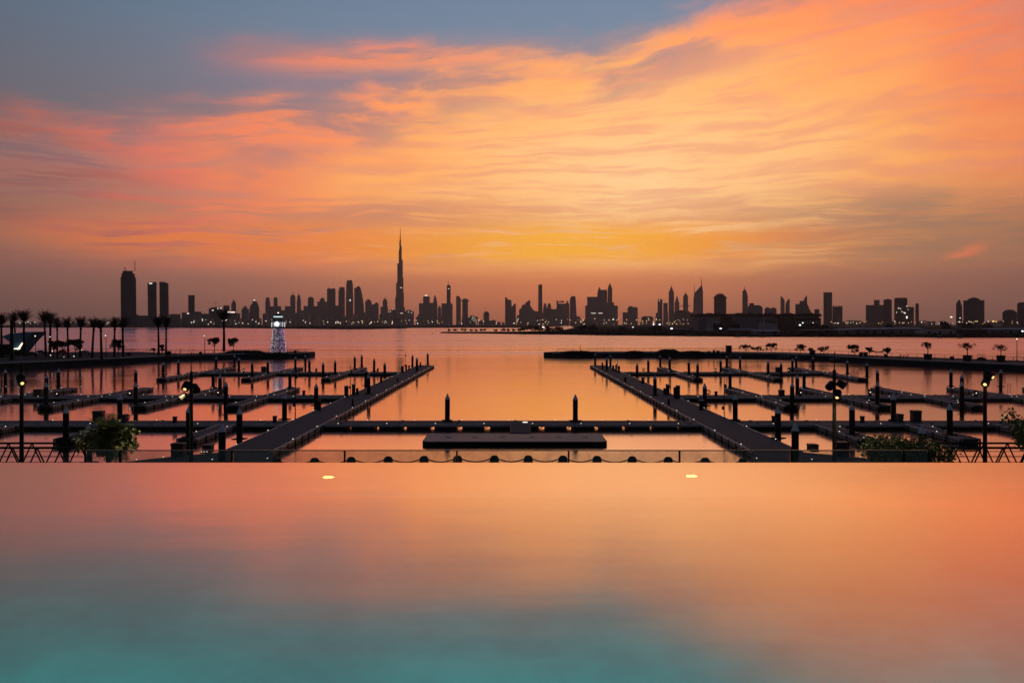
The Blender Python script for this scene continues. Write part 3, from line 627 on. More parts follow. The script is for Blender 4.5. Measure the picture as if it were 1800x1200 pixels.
# ---- work boats drawn up along the near shore
def work_boat(x, d, L, label, cabin=.3, m='shed'):
    r = thing('work_boat', label, 'boat', (WX(x, d), d, 0), None)
    h = L / 2
    MB().raw([(-h, -1.6, .9), (h * .7, -1.7, .9), (h, 0, 1.5), (h * .7, 1.7, .9), (-h, 1.6, .9), (-h * .92, -1.1, -.3), (h * .6, -1.1, -.3), (h * .82, 0, -.3), (h * .6, 1.1, -.3), (-h * .92, 1.1, -.3)],
             [(0, 5, 6, 1), (1, 6, 7, 2), (2, 7, 8, 3), (3, 8, 9, 4), (4, 9, 5, 0), (0, 1, 2, 3, 4), (9, 8, 7, 6, 5)]).build('hull', M['dkshed'], r)
    MB().box(-h * .7, -h * .7 + L * cabin, -1.1, 1.1, .9, 3.1, .2).build('cabin', M[m], r)
    MB().box(-h * .7 + .3, -h * .7 + L * cabin - .3, -1.14, -1.102, 1.9, 2.6).build('window', M['metal'], r)
    MB().frus(h * .2, 0, .9, 6.2, .09, .05, 6).build('mast', M['steel'], r)
for x, d, L, lb in [(1082, 985, 13, 'low dark work boat moored where the spit meets the shore'), (1302, 868, 14, 'work boat with grey cabin below the rounded dark shed'), (1322, 862, 11, 'short work boat among the boatyard clutter'), (1345, 858, 16, 'long work boat below the arched windows of the hall'),
                    (1657, 820, 14, 'dark work boat moored before the pale roofed boat shed'), (1693, 812, 15, 'dark work boat moored before the open pale-roofed shed'), (1215, 915, 12, 'work boat moored past the low cool floodlight')]:
    work_boat(x, d, L, lb)

# ---- trees and scrub on the spit
random.seed(5)
def leaf_ball(mb, c, rx, ry, rz, n, s, up=0.0):
    for _ in range(n):
        u = Vector((random.gauss(0, 1), random.gauss(0, 1), random.gauss(0, 1))).normalized() * (random.random() ** .45)
        p = Vector((c[0] + u.x * rx, c[1] + u.y * ry, c[2] + u.z * rz))
        a = Vector((random.gauss(0, 1), random.gauss(0, 1), random.gauss(0, 1))).normalized()
        b = a.cross(Vector((random.gauss(0, 1), random.gauss(0, 1), random.gauss(0, 1)))).normalized()
        q = s * random.uniform(.6, 1.3)
        mb.raw([p - a * q, p + b * q * .5, p + a * q, p - b * q * .5], [(0, 1, 2, 3)])
def round_tree(x, ytop, ybase, wpx, d, label, group, z0=LZ - .2, name='shore_tree', n=150, lm='palm'):
    k = d / FPX; top = WZ(ytop, d) - z0; w = wpx * k / 2
    root = thing(name, label, 'tree', (WX(x, d), d, z0), group)
    m = MB(); m.tube([(0, 0, -.2), (.1, 0, top * .3), (0, .1, top * .6)], max(.12, top * .035), 6, .06)
    m.build('trunk', M['bark'], root)
    m = MB()
    for _ in range(6):
        leaf_ball(m, (random.uniform(-.6, .6) * w, random.uniform(-.6, .6) * w, top * random.uniform(.38, .76)), w * .55, w * .55, top * .24, n // 6, top * .15)
    m.build('crown', M[lm], root)
for x, yt, w, d in [(789, 577.6, 6, 1270), (800, 577, 9, 1275), (815, 576.6, 11, 1275), (829, 577.6, 8, 1270), (837, 577.4, 6, 1270), (847, 577, 9, 1270), (853, 577.2, 6, 1270), (871, 577.2, 9, 1250), (884, 576.2, 11, 1240), (894, 577, 8, 1235), (902, 576.6, 8, 1230)]:
    round_tree(x, yt, 584, w, d, 'small round dark tree in the row along the low sand spit', 'trees on the sand spit')
for x, yt, w, d in [(921, 574, 26, 1150), (940, 571, 30, 1180), (967, 573, 20, 1150), (985, 572.5, 20, 1180), (1024, 570.4, 16, 1180), (1040, 568.4, 18, 1190), (1094, 573.6, 16, 1100)]:
    round_tree(x, yt, 586, w, d, 'broad dark tree in the grove where the spit joins the shore', 'grove at the spit root', n=260)
for x, yt, w, d, lb in [(1565, 566.4, 12, 1100, 'single round dark tree between the warehouses'), (1663, 563.4, 20, 1200, 'large rounded tree behind the pale boat shed'), (1260, 567, 22, 1150, 'dark bushy tree at the blank end of the arcaded hall'), (1290, 567.5, 20, 1140, 'dark bushy tree before the dark bay of the arcaded hall'), (1150, 571, 28, 1120, 'wide dark bush under two cool floodlights'), (1450, 569, 34, 1250, 'wide dark tree beside the rounded block'), (1702, 566, 26, 1300, 'dark tree at the foot of the ribbed hotel'), (1735, 567, 26, 1300, 'dark tree between ribbed hotel and domed block')]:
    round_tree(x, yt, 586, w, d, lb, None, n=300)
m = MB()
for _ in range(2600):
    x = random.uniform(905, 1850); y = random.uniform(585, 590.4)
    p = W(x, y, LZ - .2)
    if p.y < 700: continue
    if p.y < 13.3 * FPX / (587.4 + (x - 905) * .0062 - HORY) * .985: continue
    leaf_ball(m, (p.x, p.y, LZ + .3), 4, 4, 1.3, 4, 1.2)
for _ in range(1500):
    x = random.uniform(-50, 712); d = random.uniform(2750, 3400) if x < 480 else random.uniform(2450, 2900)
    if x > 560: d = random.uniform(2300, 2600)
    leaf_ball(m, (WX(x, d), d, LZ + 1), 12, 10, 2.5, 3, 3.0)
stuff(m.build('shore_scrub', M['palm']), 'dark low scrub along the far shores', 'scrub')

# ---- street lights of the far shores
def lamp_mesh(nm, gm, r, h):
    b = MB(); b.frus(0, 0, 0, h, .16, .10, 5); b.mi = 1; b.lathe(0, 0, [(r * .2, h - r), (r * .85, h - r * .5), (r, h), (r * .85, h + r * .5), (r * .2, h + r)], 8)
    return b.mesh(nm, [M['steel'], M[gm]])
LM = {}
def far_lamp(x, y, d, gm, r, label, group, cat='street light'):
    zb = LZ; h = WZ(y, d) - zb
    key = (gm, round(r, 2), round(h))
    if key not in LM: LM[key] = lamp_mesh('street_light', gm, r, max(2.0, h))
    tag(put('street_light', LM[key], None, (WX(x, d), d, zb)), label, cat, group)
random.seed(21)
LA = ('tiny white street light on the far shore beyond the lighthouse', 'white lights of the lighthouse-side shore')
LB = ('tiny amber street light in the strip below the flat-topped towers', 'amber lights of the far shore')
LC = ('tiny warm street light beyond the sand spit', 'warm lights behind the sand spit')
LD = ('tiny light among the warehouses on the opposite shore', 'lights among the warehouses')
for _ in range(26): far_lamp(random.uniform(5, 245), random.uniform(565.6, 568.6), 3300, 'l_white', random.uniform(.7, 1.3), *LA)
for _ in range(34): far_lamp(random.uniform(118, 205), random.uniform(566, 568.6), 3300, 'l_white', random.uniform(.7, 1.3), *LA)
for _ in range(36): far_lamp(random.uniform(240, 540), random.choice([569, 567, 565, 562]) + random.uniform(-2, 2), 3000, 'l_white', random.uniform(.8, 1.7), *LA)
for _ in range(34): far_lamp(random.uniform(540, 690), random.uniform(563.8, 569.2), 2700, random.choice(['l_amber', 'l_white']), random.uniform(.8, 1.6), *LB)
for _ in range(26): far_lamp(random.uniform(690, 880), random.uniform(562.5, 570), 3300, random.choice(['l_amber', 'l_white']), random.uniform(.9, 1.7), *LC)
for _ in range(80): far_lamp(random.uniform(900, 1232), random.uniform(559.5, 570.5), 2700, random.choice(['l_amber', 'l_amber', 'l_white']), random.uniform(.7, 1.5), *LC)
for _ in range(62): far_lamp(random.uniform(1455, 1800), random.uniform(564.4, 569.4), 1900, random.choice(['l_amber', 'l_amber', 'l_white']), random.uniform(.5, 1.0), *LD)
def flood(x, y, d, r, gm, label):
    root = thing('floodlight_mast', label, 'floodlight', (WX(x, d), d, LZ - .2)); h = WZ(y, d) - LZ
    MB().frus(0, 0, 0, h, .22, .12, 6).build('mast', M['steel'], root)
    MB().lathe(0, -.4, [(r * .3, h - r * .6), (r, h - r * .2), (r, h + r * .3), (r * .4, h + r * .6)], 10).build('lamp', M[gm], root)
for x, y, d, r, gm, lb in [(955, 574.4, 1150, 1.5, 'l_white', 'bright white floodlight at the spit root grove'), (1148.6, 570, 1150, 1.0, 'l_cool', 'cool floodlight above the wide bush, first of two'),
        (1159.4, 570, 1150, 1.2, 'l_cool', 'brighter cool floodlight above the wide bush, second of two'), (1180.4, 577, 1000, 1.2, 'l_cool', 'low cool floodlight beside the small dim shed'),
        (1112.6, 574.6, 1100, .9, 'l_white', 'small white light standing on the dark spit'), (1266.6, 577, 1000, 1.1, 'l_cool', 'cool floodlight under the bushy trees of the arcaded hall'),
        (1406, 571, 1200, 1.3, 'l_cool', 'floodlight at the dark end wing of the arcaded hall'), (1411, 567, 1300, .9, 'l_cool', 'upper floodlight at the dark end wing of the arcaded hall'),
        (1429, 567, 1300, .8, 'l_white', 'small light by the roof end of the arcaded hall'), (1672, 557, 2200, 2.6, 'l_white', 'strong stadium floodlight near the bottle-shaped tower'),
        (1746, 564.4, 2200, 2.6, 'l_amber', 'warm glowing floodlight beside the domed block'), (1751, 565, 2200, 2.0, 'l_amber', 'second warm floodlight beside the domed block'),
        (1078, 561, 2400, 2.2, 'l_white', 'tall bright floodlight before the massive stepped complex'), (1119, 562, 2400, 1.8, 'l_amber', 'amber floodlight before the irregular mid-rise'),
        (1797, 581.6, 950, 1.0, 'l_cool', 'cool blue light at the end of the warehouse row')]:
    flood(x, y, d, r, gm, lb)

# ---- channel buoys on the creek
for x, y, h, lb in [(229, 584, 2.6, 'slim dark channel marker in the water behind the palms'), (336.6, 582.6, 1.5, 'small dark buoy beyond the single tall palm'), (563, 579.6, 1.6, 'tiny dark buoy off the far shore behind the lighthouse'), (760, 586.4, 1.0, 'tiny dark buoy off the tip of the sand spit')]:
    p = W(x, y); r = thing('channel_buoy', lb, 'buoy', (p.x, p.y, 0))
    MB().lathe(0, 0, [(.9, -.3), (1.1, .2), (.8, .5), (.3, .6)], 12).build('float', M['metal'], r)
    MB().frus(0, 0, .6, h, .25, .15, 8).frus(0, 0, h, h + .8, .5, .1, 8).build('marker', M['metal'], r)

# ------------------------------------------------------------------ marina pontoons
DZ = 0.70                                     # deck level over the water
GCACHE = {}
def shared(key, fn):
    if key not in GCACHE: GCACHE[key] = fn()
    return GCACHE[key]
def deck_light_mesh():
    b = MB(); b.frus(0, 0, 0, .05, .07, .07, 8); b.mi = 1; b.lathe(0, 0, [(.06, .05), (.066, .08), (.04, .11), (.01, .12)], 8)
    return b.mesh('deck_light', [M['metal'], M['l_deck']])
def cleat_mesh():
    b = MB(); b.box(-.05, .05, -.09, .09, 0, .07).tube([(0, -.2, .09), (0, .2, .09)], .035, 6); return b.mesh('cleat', M['metal'])
LIGHT, CLEAT = deck_light_mesh(), cleat_mesh()

def pontoon_x(name, label, x0, x1, y0, y1, group=None, cat='pontoon', gaps=False, light=6.0, drop=()):
    """walkway lying across the view"""
    cx, cy = (x0 + x1) / 2, (y0 + y1) / 2; w, h = (x1 - x0) / 2, (y1 - y0) / 2
    r = thing(name, label, cat, (cx, cy, 0), group)
    MB().box(-w, w, -h + .16, h - .16, DZ - .16, DZ).build('deck', M['deck'], r)
    for s in (-1, 1):
        yy = s * (h - .08); MB().box(-w, w, yy - .08, yy + .078, DZ - .30, DZ + .035, .02).build('edge_beam', M['edge'], r)
    if gaps:                                  # separate floats with open gaps under the deck
        step = 3.48; n = int(2 * w / step)
        for i in range(n + 1):
            a = -w + i * step; bb = min(w, a + step - .8)
            if bb - a < .3: continue
            put('float', shared(('flt', round(bb - a, 2), round(h, 2)), lambda: MB().box(0, bb - a, -h + .02, h - .02, -.35, DZ - .175).mesh('float', M['float'])), r, (a, 0, 0))
            MB().tube([(a + step - .8, -h + .5, .05), (a + step, -h + .9, DZ - .2)], .05, 4).build('brace', M['metal'], r)
        MB().box(-w, w, h - .5, h - .45, -.3, .02).build('keel_beam', M['float'], r)
    else:
        MB().box(-w, w, -h + .03, h - .03, -.35, DZ - .175).build('float', M['float'], r)
    x = -w + light * .3; k = 0
    while light and x < w:
        s = -1 if k % 2 == 0 else 1
        put('deck_light', LIGHT, r, (x, s * (h - .09), DZ + .035)); x += light / 2; k += 1
    x = -w + 2.2
    while x < w:
        for s in (-1, 1): put('cleat', CLEAT, r, (x, s * (h - .3), DZ), math.pi / 2)
        x += 7.3
    return r
def pontoon_y(name, label, xc, wid, y0, y1, group=None, slat_side=0, light=0.0, cat='pontoon', bay=3.1):
    """walkway or finger running away from the quay"""
    L = y1 - y0; h = wid / 2
    r = thing(name, label, cat, (xc, y0, 0), group)
    q = round(L, 1), round(wid, 2), slat_side
    put('deck', shared(('d', q), lambda: MB().box(-h + .15, h - .15, 0, L, DZ - .16, DZ + .004).mesh('deck', M['deck'])), r)
    for s in (-1, 1):
        put('edge_beam', shared(('e', q, s), lambda: MB().box(s * (h - .075) - .075, s * (h - .075) + .073, -.01, L + .01, DZ - .26, DZ + .045, .02).mesh('edge_beam', M['edge'])), r)
    put('float', shared(('f', q), lambda: MB().box(-h + .22, h - .22, .12, L - .12, -.35, DZ - .18).mesh('float', M['float'])), r)
    for s in ((-1, 1) if slat_side == 0 else (slat_side,)):
        xx = s * (h - .12)
        def slats():
            b = MB(); y = .3
            while y < L - .2:
                b.box(xx - .05, xx + .05, y, y + .16, -.12, DZ - .27); y += .62
            return b.mesh('fender_slat', M['slat'])
        o = put('fender_slat', shared(('s', q, s), slats), r); o['kind'] = 'stuff'
        put('waler', shared(('w', q, s), lambda: MB().box(s * (h - .05) - .04, s * (h - .05) + .04, 0, L, .16, .27).mesh('waler', M['slat'])), r)
        n = max(1, int(L / bay))
        for i in range(n + 1):
            y = min(L - .2, i * bay)
            put('fender_post', shared(('fp', wid, s), lambda: MB().box(s * (h - .02) - .07, s * (h - .02) + .07, 0, .22, -.2, DZ - .02).mesh('fender_post', M['float'])), r, (0, y, 0))
    if light:
        y = light * .4; k = 0
        while y < L:
            for s in (-1, 1): put('deck_light', LIGHT, r, (s * (h - .08), y + (s > 0) * light * .35, DZ + .045))
            y += light; k += 1
    y = 1.6
    while y < L:
        for s in (-1, 1): put('cleat', CLEAT, r, (s * (h - .3), y, DZ + .004))
        y += 6.1
    return r

SIDE = {-1: 'lighthouse side', 1: 'potted-tree side'}
PIER_IN, PIER_OUT = 23.7, 28.7
PIER = {}
for s in (-1, 1):
    PIER[s] = pontoon_y('main_pier', 'long straight main pier of the marina on the ' + SIDE[s], s * (PIER_IN + PIER_OUT) / 2, PIER_OUT - PIER_IN, 84.0, 260.0, None, -s, 11.5)
    # flared landing at the foot of the pier
    lp = [(s * 23.7, 83.9), (s * 28.7, 83.9), (s * 32.5, 81.0), (s * 36.4, 77.2), (s * 39, 70.5), (s * 21.0, 70.5), (s * 21.8, 78)]
    cx, cy = s * 28, 76
    r = thing('landing_pontoon', 'flared landing pontoon at the foot of the main pier, ' + SIDE[s], 'pontoon', (cx, cy, 0))
    P2 = [(x - cx, y - cy) for x, y in lp]
    MB().prism_z(P2, DZ - .2, DZ - .012).build('deck', M['deck'], r)
    MB().prism_z([(x * .97, y * .97) for x, y in P2], -.35, DZ - .21).build('float', M['float'], r)
    for x, y in [(287, 804), (373, 808), (240, 808.6), (470, 806)]:
        p = W(x if s < 0 else 1800 - x, y, DZ); put('deck_light', LIGHT, r, (p.x - cx, p.y - cy, DZ - .012))
# cross walkways
AY, BY, CY = (107.0, 111.0), (147.0, 151.0), (220.0, 223.8)
pontoon_x('centre_walkway', 'floating walkway with gaps below, joining the two main piers', -PIER_IN + .05, PIER_IN - .05, AY[0], AY[1], gaps=True, light=6.1)
ROWN = {'A': 'row nearest the glass balustrade', 'B': 'middle row', 'C': 'row farthest out'}
for s in (-1, 1):
    for key, (y0, y1), xe in (('A', AY, 84), ('B', BY, 118), ('C', CY, 84)):
        a, c = sorted((s * (PIER_OUT + .04), s * xe))
        pontoon_x('cross_walkway', 'dark cross walkway off the main pier, %s, %s' % (ROWN[key], SIDE[s]), a, c, y0, y1, light=11 if key != 'A' else 13.5)
    fx = {'A': ([-35.7, -49.2, -62.7] if s < 0 else [39, 50.3, 61.6, 73]), 'B': [s * v for v in (43, 57.5, 72, 87, 102)], 'C': [s * v for v in (43, 61.5, 81)]}
    for key, spans in (('A', [(93.5, 106.9)]), ('B', [(131.5, 146.9), (151.1, 169)]), ('C', [(197, 219.9), (223.9, 247.5)])):
        for x in fx[key]:
            for j, (y0, y1) in enumerate(spans):
                side = 'towards the promenade' if j == 0 else 'towards the open creek'
                pontoon_y('finger_pontoon', 'slim finger pontoon of the %s pointing %s, %s' % (ROWN[key], side, SIDE[s]), x, 2.1, y0, y1,
                          'finger pontoons %s %s %s' % (key, side, SIDE[s]), 0, 11.0 if key == 'B' else 14.0)

# ------------------------------------------------------------------ mooring piles
PT = 4.3
def pile_parts():
    sh = MB().frus(0, 0, -1.2, PT - .78, .325, .325, 16).mesh('shaft', M['pile'], True)
    cp = MB().lathe(0, 0, [(.335, PT - .80), (.35, PT - .76), (.345, PT - .72), (.02, PT)], 16).mesh('cone_cap', M['cap'])
    co = MB()
    for (x0, x1, y0, y1) in ((-.62, .62, -.6, -.40), (-.62, .62, .40, .6), (-.62, -.40, -.40, .40), (.40, .62, -.40, .40)): co.box(x0, x1, y0, y1, DZ + .05, DZ + .17)
    return sh, cp, co.mesh('guide_collar', M['metal'])
SH, CP, CO = pile_parts()
tips = [(9.5,648),(81.6,657),(81.2,671),(103,647.6),(238.7,648),(238.7,670.5),(287,635.7),(313.5,632),(210.5,690.7),(116,713),(155.5,744.8),(332,712),
 (380,625.6),(412,622.5),(420,628),(443,635),(471,632),(519,625.6),(536.7,623),(544,630),(568,635.7),(589,632),(374.8,649.5),(386.7,656.8),(396.8,670.5),(509.6,649.5),(500,689.8),(555.6,672.4),(421,714.5),(390,742.4),
 (623.6,625.6),(636,622.5),(657.5,629),(676.4,636.6),(643,647),(648,656.8),(725,622.8),(732.7,628),(752,619.5),
 (1046,620.4),(1073,623),(1066.5,628),(1120,637.5),(1139.5,630),(1160.6,623),(1177,626),(1211,633),(1226,637),(1267,630),(1277.4,623.7),(1301,626),(1151.4,658.6),(1239,672.7),(1283.4,649.4),(1292.6,690.7),
 (1350.5,633),(1373,636.6),(1393,629),(1399.6,624.7),(1429,625.6),(1489.5,632.4),(1524,636),(1413.4,649.4),(1401.5,657.3),(1391.8,671.4),(1542.6,648.5),(1542,670.5),(1368,713.6),(1498,707.5),(1397.8,742.4),
 (1671.7,648),(1691,657),(1691,670),(1759,648),(1570.5,690.7),(1669.8,708.5),(1621,744.8)]
def add_pile(x, y, label, group):
    r = thing('mooring_pile', label, 'mooring pile', (x, y, 0), group)
    r.rotation_euler = (random.gauss(0, .006), random.gauss(0, .006), random.uniform(0, 6)); r.scale = (1, 1, random.uniform(.985, 1.015))
    put('shaft', SH, r); put('cone_cap', CP, r); put('guide_collar', CO, r, None, 0)
for x, yt in tips:
    p = W(x, yt, PT); s = -1 if p.x < 0 else 1
    row = 'landing at the pier foot' if p.y < 84 else ROWN['A'] if p.y < 125 else ROWN['B'] if p.y < 185 else ROWN['C']
    add_pile(p.x, p.y, 'black mooring pile with pale cone cap, %s, %s' % (row, SIDE[s]), 'mooring piles %s %s' % (row, SIDE[s]))
for x in (787.6, 1010):
    p = W(x, 690, PT)
    add_pile(p.x, 110.3, 'black mooring pile with cone cap standing on the walkway between the piers', 'piles on the joining walkway')

# ------------------------------------------------------------------ floating platform and its gangplank
def platform():
    r = thing('floating_platform', 'rounded-corner wooden swim platform floating before the joining walkway', 'platform', (0.3, 96.6, 0))
    w, h, c = 10.15, 3.55, .9
    P = []
    for cx, cy, a0 in ((w - c, -h + c, -90), (w - c, h - c, 0), (-w + c, h - c, 90), (-w + c, -h + c, 180)):
        for k in range(5): P.append((cx + c * math.cos(R(a0 + k * 22.5)), cy + c * math.sin(R(a0 + k * 22.5))))
    MB().prism_z(P, -.3, .40).build('float', M['float'], r)
    n = 24; yw = (2 * h - .3) / n
    for i in range(n):                         # planks one by one
        y0 = -h + .15 + i * yw; ym = abs(y0 + yw / 2); inset = .12 + max(0, (ym - (h - c)) / c) ** 2 * .75
        MB().box(-w + inset, w - inset, y0 + .012, y0 + yw - .012, .405, .455 + random.uniform(-.008, .008)).build('plank', M['plinth'], r)
    for x in (-7.5, -4.5, -1.4, 2, 5, 8):
        MB().box(x - .3, x + .3, -.15, .15, .462, .50).build('hatch', M['metal'], r)
    g = thing('gangplank', 'short wooden gangplank from the joining walkway down to the swim platform', 'gangplank', (1.0, 100.1, 0))
    m = MB(); L = 7.2
    m.raw([(-1.15, 0, .50), (1.15, 0, .50), (1.15, L, .78), (-1.15, L, .78), (-1.15, 0, .56), (1.15, 0, .56), (1.15, L, .84), (-1.15, L, .84)], [(0,3,2,1),(4,5,6,7),(0,1,5,4),(1,2,6,5),(2,3,7,6),(3,0,4,7)])
    m.build('ramp', M['ramp'], g)
    for s in (-1, 1): MB().tube([(s * 1.18, 0, .58), (s * 1.18, L, .88)], .05, 6).build('side_rail', M['metal'], g)
    MB().box(.35, .95, L - .1, L - .02, .9, 1.02).build('step_light', M['l_deck'], g)
platform()

# ------------------------------------------------------------------ things standing on the pontoons
def pedestal(x, ybase, label, h=1.1, w=.34, lit=True, group=None):
    p = W(x, ybase, DZ); r = thing('service_pedestal', label, 'pedestal', (p.x, p.y, DZ + .004), group)
    MB().box(-w / 2, w / 2, -w / 2, w / 2, 0, h * .8, .02).build('body', M['metal'], r)
    MB().box(-w * .62, w * .62, -w * .62, w * .62, h * .8 + .003, h, .06).build('head', M['metal'], r)
    if lit: MB().box(-w * .2, w * .2, -w / 2 - .02, -w / 2 - .004, h * .5, h * .66).build('lamp', M['l_deck'], r)
G = 'service pedestals on the pontoons'
for x, y, h, lit, lb in [(307.5, 742, .75, False, 'short bollard-like pedestal on the near cross walkway, lighthouse side'), (483, 741.6, .8, False, 'small pedestal where the near cross walkway meets the main pier, lighthouse side'),
    (534, 694.6, .85, False, 'small pedestal on the middle cross walkway, lighthouse side'), (556, 653.4, .9, False, 'small pedestal on the far cross walkway, lighthouse side'), (664, 653.4, .9, False, 'small pedestal by the pier on the far cross walkway, lighthouse side'),
    (1258.6, 695.6, .8, False, 'small pedestal on the middle cross walkway, potted-tree side'), (1515.7, 742, .8, False, 'small pedestal on the near cross walkway, potted-tree side'), (1360, 741.6, .8, False, 'small pedestal half behind a pile, potted-tree side'),
    (101, 697, .9, True, 'lit service pedestal at the middle row beside the maroon dock box'), (229, 697, 1.1, True, 'lit slim pedestal at a finger root of the middle row, lighthouse side'), (384, 696, 1.1, True, 'lit pedestal between two piles of the middle row, lighthouse side'),
    (1407, 696, 1.1, True, 'lit pedestal between two piles of the middle row, potted-tree side'), (1529, 696, 1.2, True, 'lit dark cabinet pedestal on the middle row, potted-tree side'), (1715, 697, 1.1, True, 'lit slim pedestal near the spotlight post, potted-tree side'),
    (428, 654.4, 1.0, True, 'lit pedestal on the far cross walkway below the single palm'), (1258, 654.2, 1.0, True, 'lit pedestal on the far cross walkway, potted-tree side'), (1386, 654.2, 1.0, True, 'lit pedestal beside a maroon box on the far cross walkway')]:
    pedestal(x, y, lb, h, .42, lit, G)
def pier_post(x, ytop, ybase, w, label, group):
    p = W(x, ybase, DZ); h = (ybase - ytop) * p.y / FPX
    r = thing('dock_cabinet', label, 'cabinet', (p.x, p.y, DZ + .006), group)
    MB().box(-w / 2, w / 2, -.25, .25, 0, h * .93, .03).build('body', M['metal'], r)
    MB().box(-w / 2 - .04, w / 2 + .04, -.29, .29, h * .93 + .003, h, .04).build('lid', M['cap'] if w > .5 else M['metal'], r)
for x, y0, y1, w, lb in [(608.8, 677.6, 698, .62, 'tall dark cabinet on the edge of the lighthouse-side pier'), (621.6, 674.6, 693, .55, 'taller cabinet beside the slim mast on the lighthouse-side pier'), (628, 682, 693, .4, 'low cabinet beside the slim mast on the lighthouse-side pier'),
    (707.4, 643, 654, .7, 'squat cabinet near the outer end of the lighthouse-side pier'), (714, 641, 651, .45, 'narrow cabinet at the mast near the outer end of the lighthouse-side pier'), (719, 642, 650.5, .4, 'small cabinet near the outer end of the lighthouse-side pier'),
    (739, 636.4, 645, .4, 'small post on the outer tip of the lighthouse-side pier'), (670, 661, 672, .5, 'dark cabinet halfway along the lighthouse-side pier'), (699, 664, 670, .35, 'small pale post in the middle of the lighthouse-side pier'), (561, 703, 721, .5, 'maroon cabinet beside a pile on the lighthouse-side pier'),
    (1191.5, 677, 700, .66, 'tall dark cabinet on the edge of the potted-tree-side pier'), (1186, 680.4, 699, .35, 'narrow post beside the tall cabinet, potted-tree-side pier'), (1173.6, 675, 693.4, .6, 'dark cabinet beside the slim mast on the potted-tree-side pier'), (1168, 682, 692.6, .4, 'low cabinet beside the slim mast on the potted-tree-side pier'),
    (1233, 702.6, 720, .62, 'cabinet with pale lid beside a pile on the potted-tree-side pier'), (1078, 642, 652, .5, 'narrow cabinet near the outer end of the potted-tree-side pier'), (1083, 641, 653, .45, 'middle cabinet of three near the outer end of the potted-tree-side pier'), (1088, 643, 654, .5, 'right cabinet of three near the outer end of the potted-tree-side pier'),
    (1130, 663, 673.6, .6, 'dark cabinet halfway along the potted-tree-side pier'), (1059, 637, 650, .35, 'slim post by the first pile of the potted-tree-side pier'), (1098.6, 662.4, 672, .5, 'pale panel standing on the potted-tree-side pier'), (1175, 700.6, 712, .3, 'slim pale stake on the potted-tree-side pier'), (620.4, 700.6, 712.6, .3, 'slim pale stake on the lighthouse-side pier')]:
    pier_post(x, y0, y1, w, lb, 'cabinets on the main piers')
def dock_box(x, ytop, ybase, wpx, label, m='box'):
    p = W(x, ybase, DZ); k = p.y / FPX; w = wpx * k / 2; h = (ybase - ytop) * k
    r = thing('dock_box', label, 'dock box', (p.x, p.y, DZ + .006), 'dock boxes on the pontoons')
    MB().box(-w, w, -.45, .45, 0, h * .84).build('chest', M[m], r)
    MB().box(-w - .04, w + .04, -.5, .5, h * .84 + .003, h, .06).build('lid', M[m], r)
    MB().box(-.12, .12, -.53, -.502, h * .86, h * .92).build('latch', M['metal'], r)
for x, y0, y1, w, lb in [(67.4, 684, 696.4, 13.6, 'maroon dock box on the middle cross walkway, lighthouse side'), (173.4, 722, 741, 16.4, 'dark dock box behind the windblown palm'), (314, 778, 801, 21, 'large maroon dock box on the landing beside a pile, lighthouse side'),
    (366, 781, 795, 15, 'grey-lidded dock box at the pier foot, lighthouse side'), (1478.6, 776, 801, 22, 'large maroon dock box on the landing, potted-tree side'), (1428.6, 780, 792, 15.6, 'dark pump cabinet with three small lights on the landing'), (1609.8, 721, 741, 15.2, 'tall dark dock box on the near cross walkway, potted-tree side'),
    (1581, 727, 741, 9.6, 'dark pump chest with three small lights on the near cross walkway'), (463.8, 644, 653.6, 8, 'dark dock box on the far cross walkway beside a pile, lighthouse side'), (1367, 645, 653.6, 7, 'maroon dock box on the far cross walkway, potted-tree side'), (1373.6, 685, 696, 8.6, 'round-shouldered dark locker on the middle cross walkway'),
    (218.6, 728, 741, 8.6, 'dark pump chest beside the windblown palm')]:
    dock_box(x, y0, y1, w, lb)
for x, y, lb in [(1428.6, 792.6, 'row'), (1581, 739.4, 'row'), (218.4, 740.6, 'row'), (363, 795, 'row')]:
    p = W(x, y, DZ)
    r = thing('light_bar', {1428.6: 'bar of three small white lights under the pump cabinet on the landing', 1581: 'bar of three small lights under the pump chest, potted-tree side', 218.4: 'bar of three small lights beside the windblown palm', 363: 'bar of three small lights at the pier foot, lighthouse side'}[x], 'light', (p.x, p.y - .62, DZ + .006))
    MB().box(-.4, .4, -.04, .04, 0, .08).build('base', M['metal'], r)
    for dx in (-.27, 0, .27): put('lamp', LIGHT, r, (dx, 0, .081))
def mast(x, ytop, ybase, label):
    p = W(x, ybase, DZ); h = (ybase - ytop) * p.y / FPX
    r = thing('signal_mast', label, 'mast', (p.x, p.y, DZ + .006), 'slim masts on the piers')
    MB().frus(0, 0, 0, h, .07, .045, 8).frus(0, 0, 0, .06, .2, .2, 10).build('pole', M['metal'], r)
    MB().box(.05, .32, -.1, .1, h * .74, h * .82, .03).build('lamp_box', M['metal'], r)
    MB().box(-.30, -.05, -.1, .1, h * .22, h * .3, .03).build('sensor_box', M['metal'], r)
mast(712.5, 617.4, 650.6, 'slim mast near the outer end of the lighthouse-side pier')
mast(616.2, 641, 694.6, 'slim mast among cabinets on the lighthouse-side pier')
mast(519, 640, 736, 'tall slim mast on the near part of the lighthouse-side pier')
mast(1179, 640, 694, 'slim mast among cabinets on the potted-tree-side pier')
mast(1273, 662, 736, 'tall slim mast on the near part of the potted-tree-side pier')
mast(1085.5, 619, 648.6, 'slim mast near the outer end of the potted-tree-side pier')
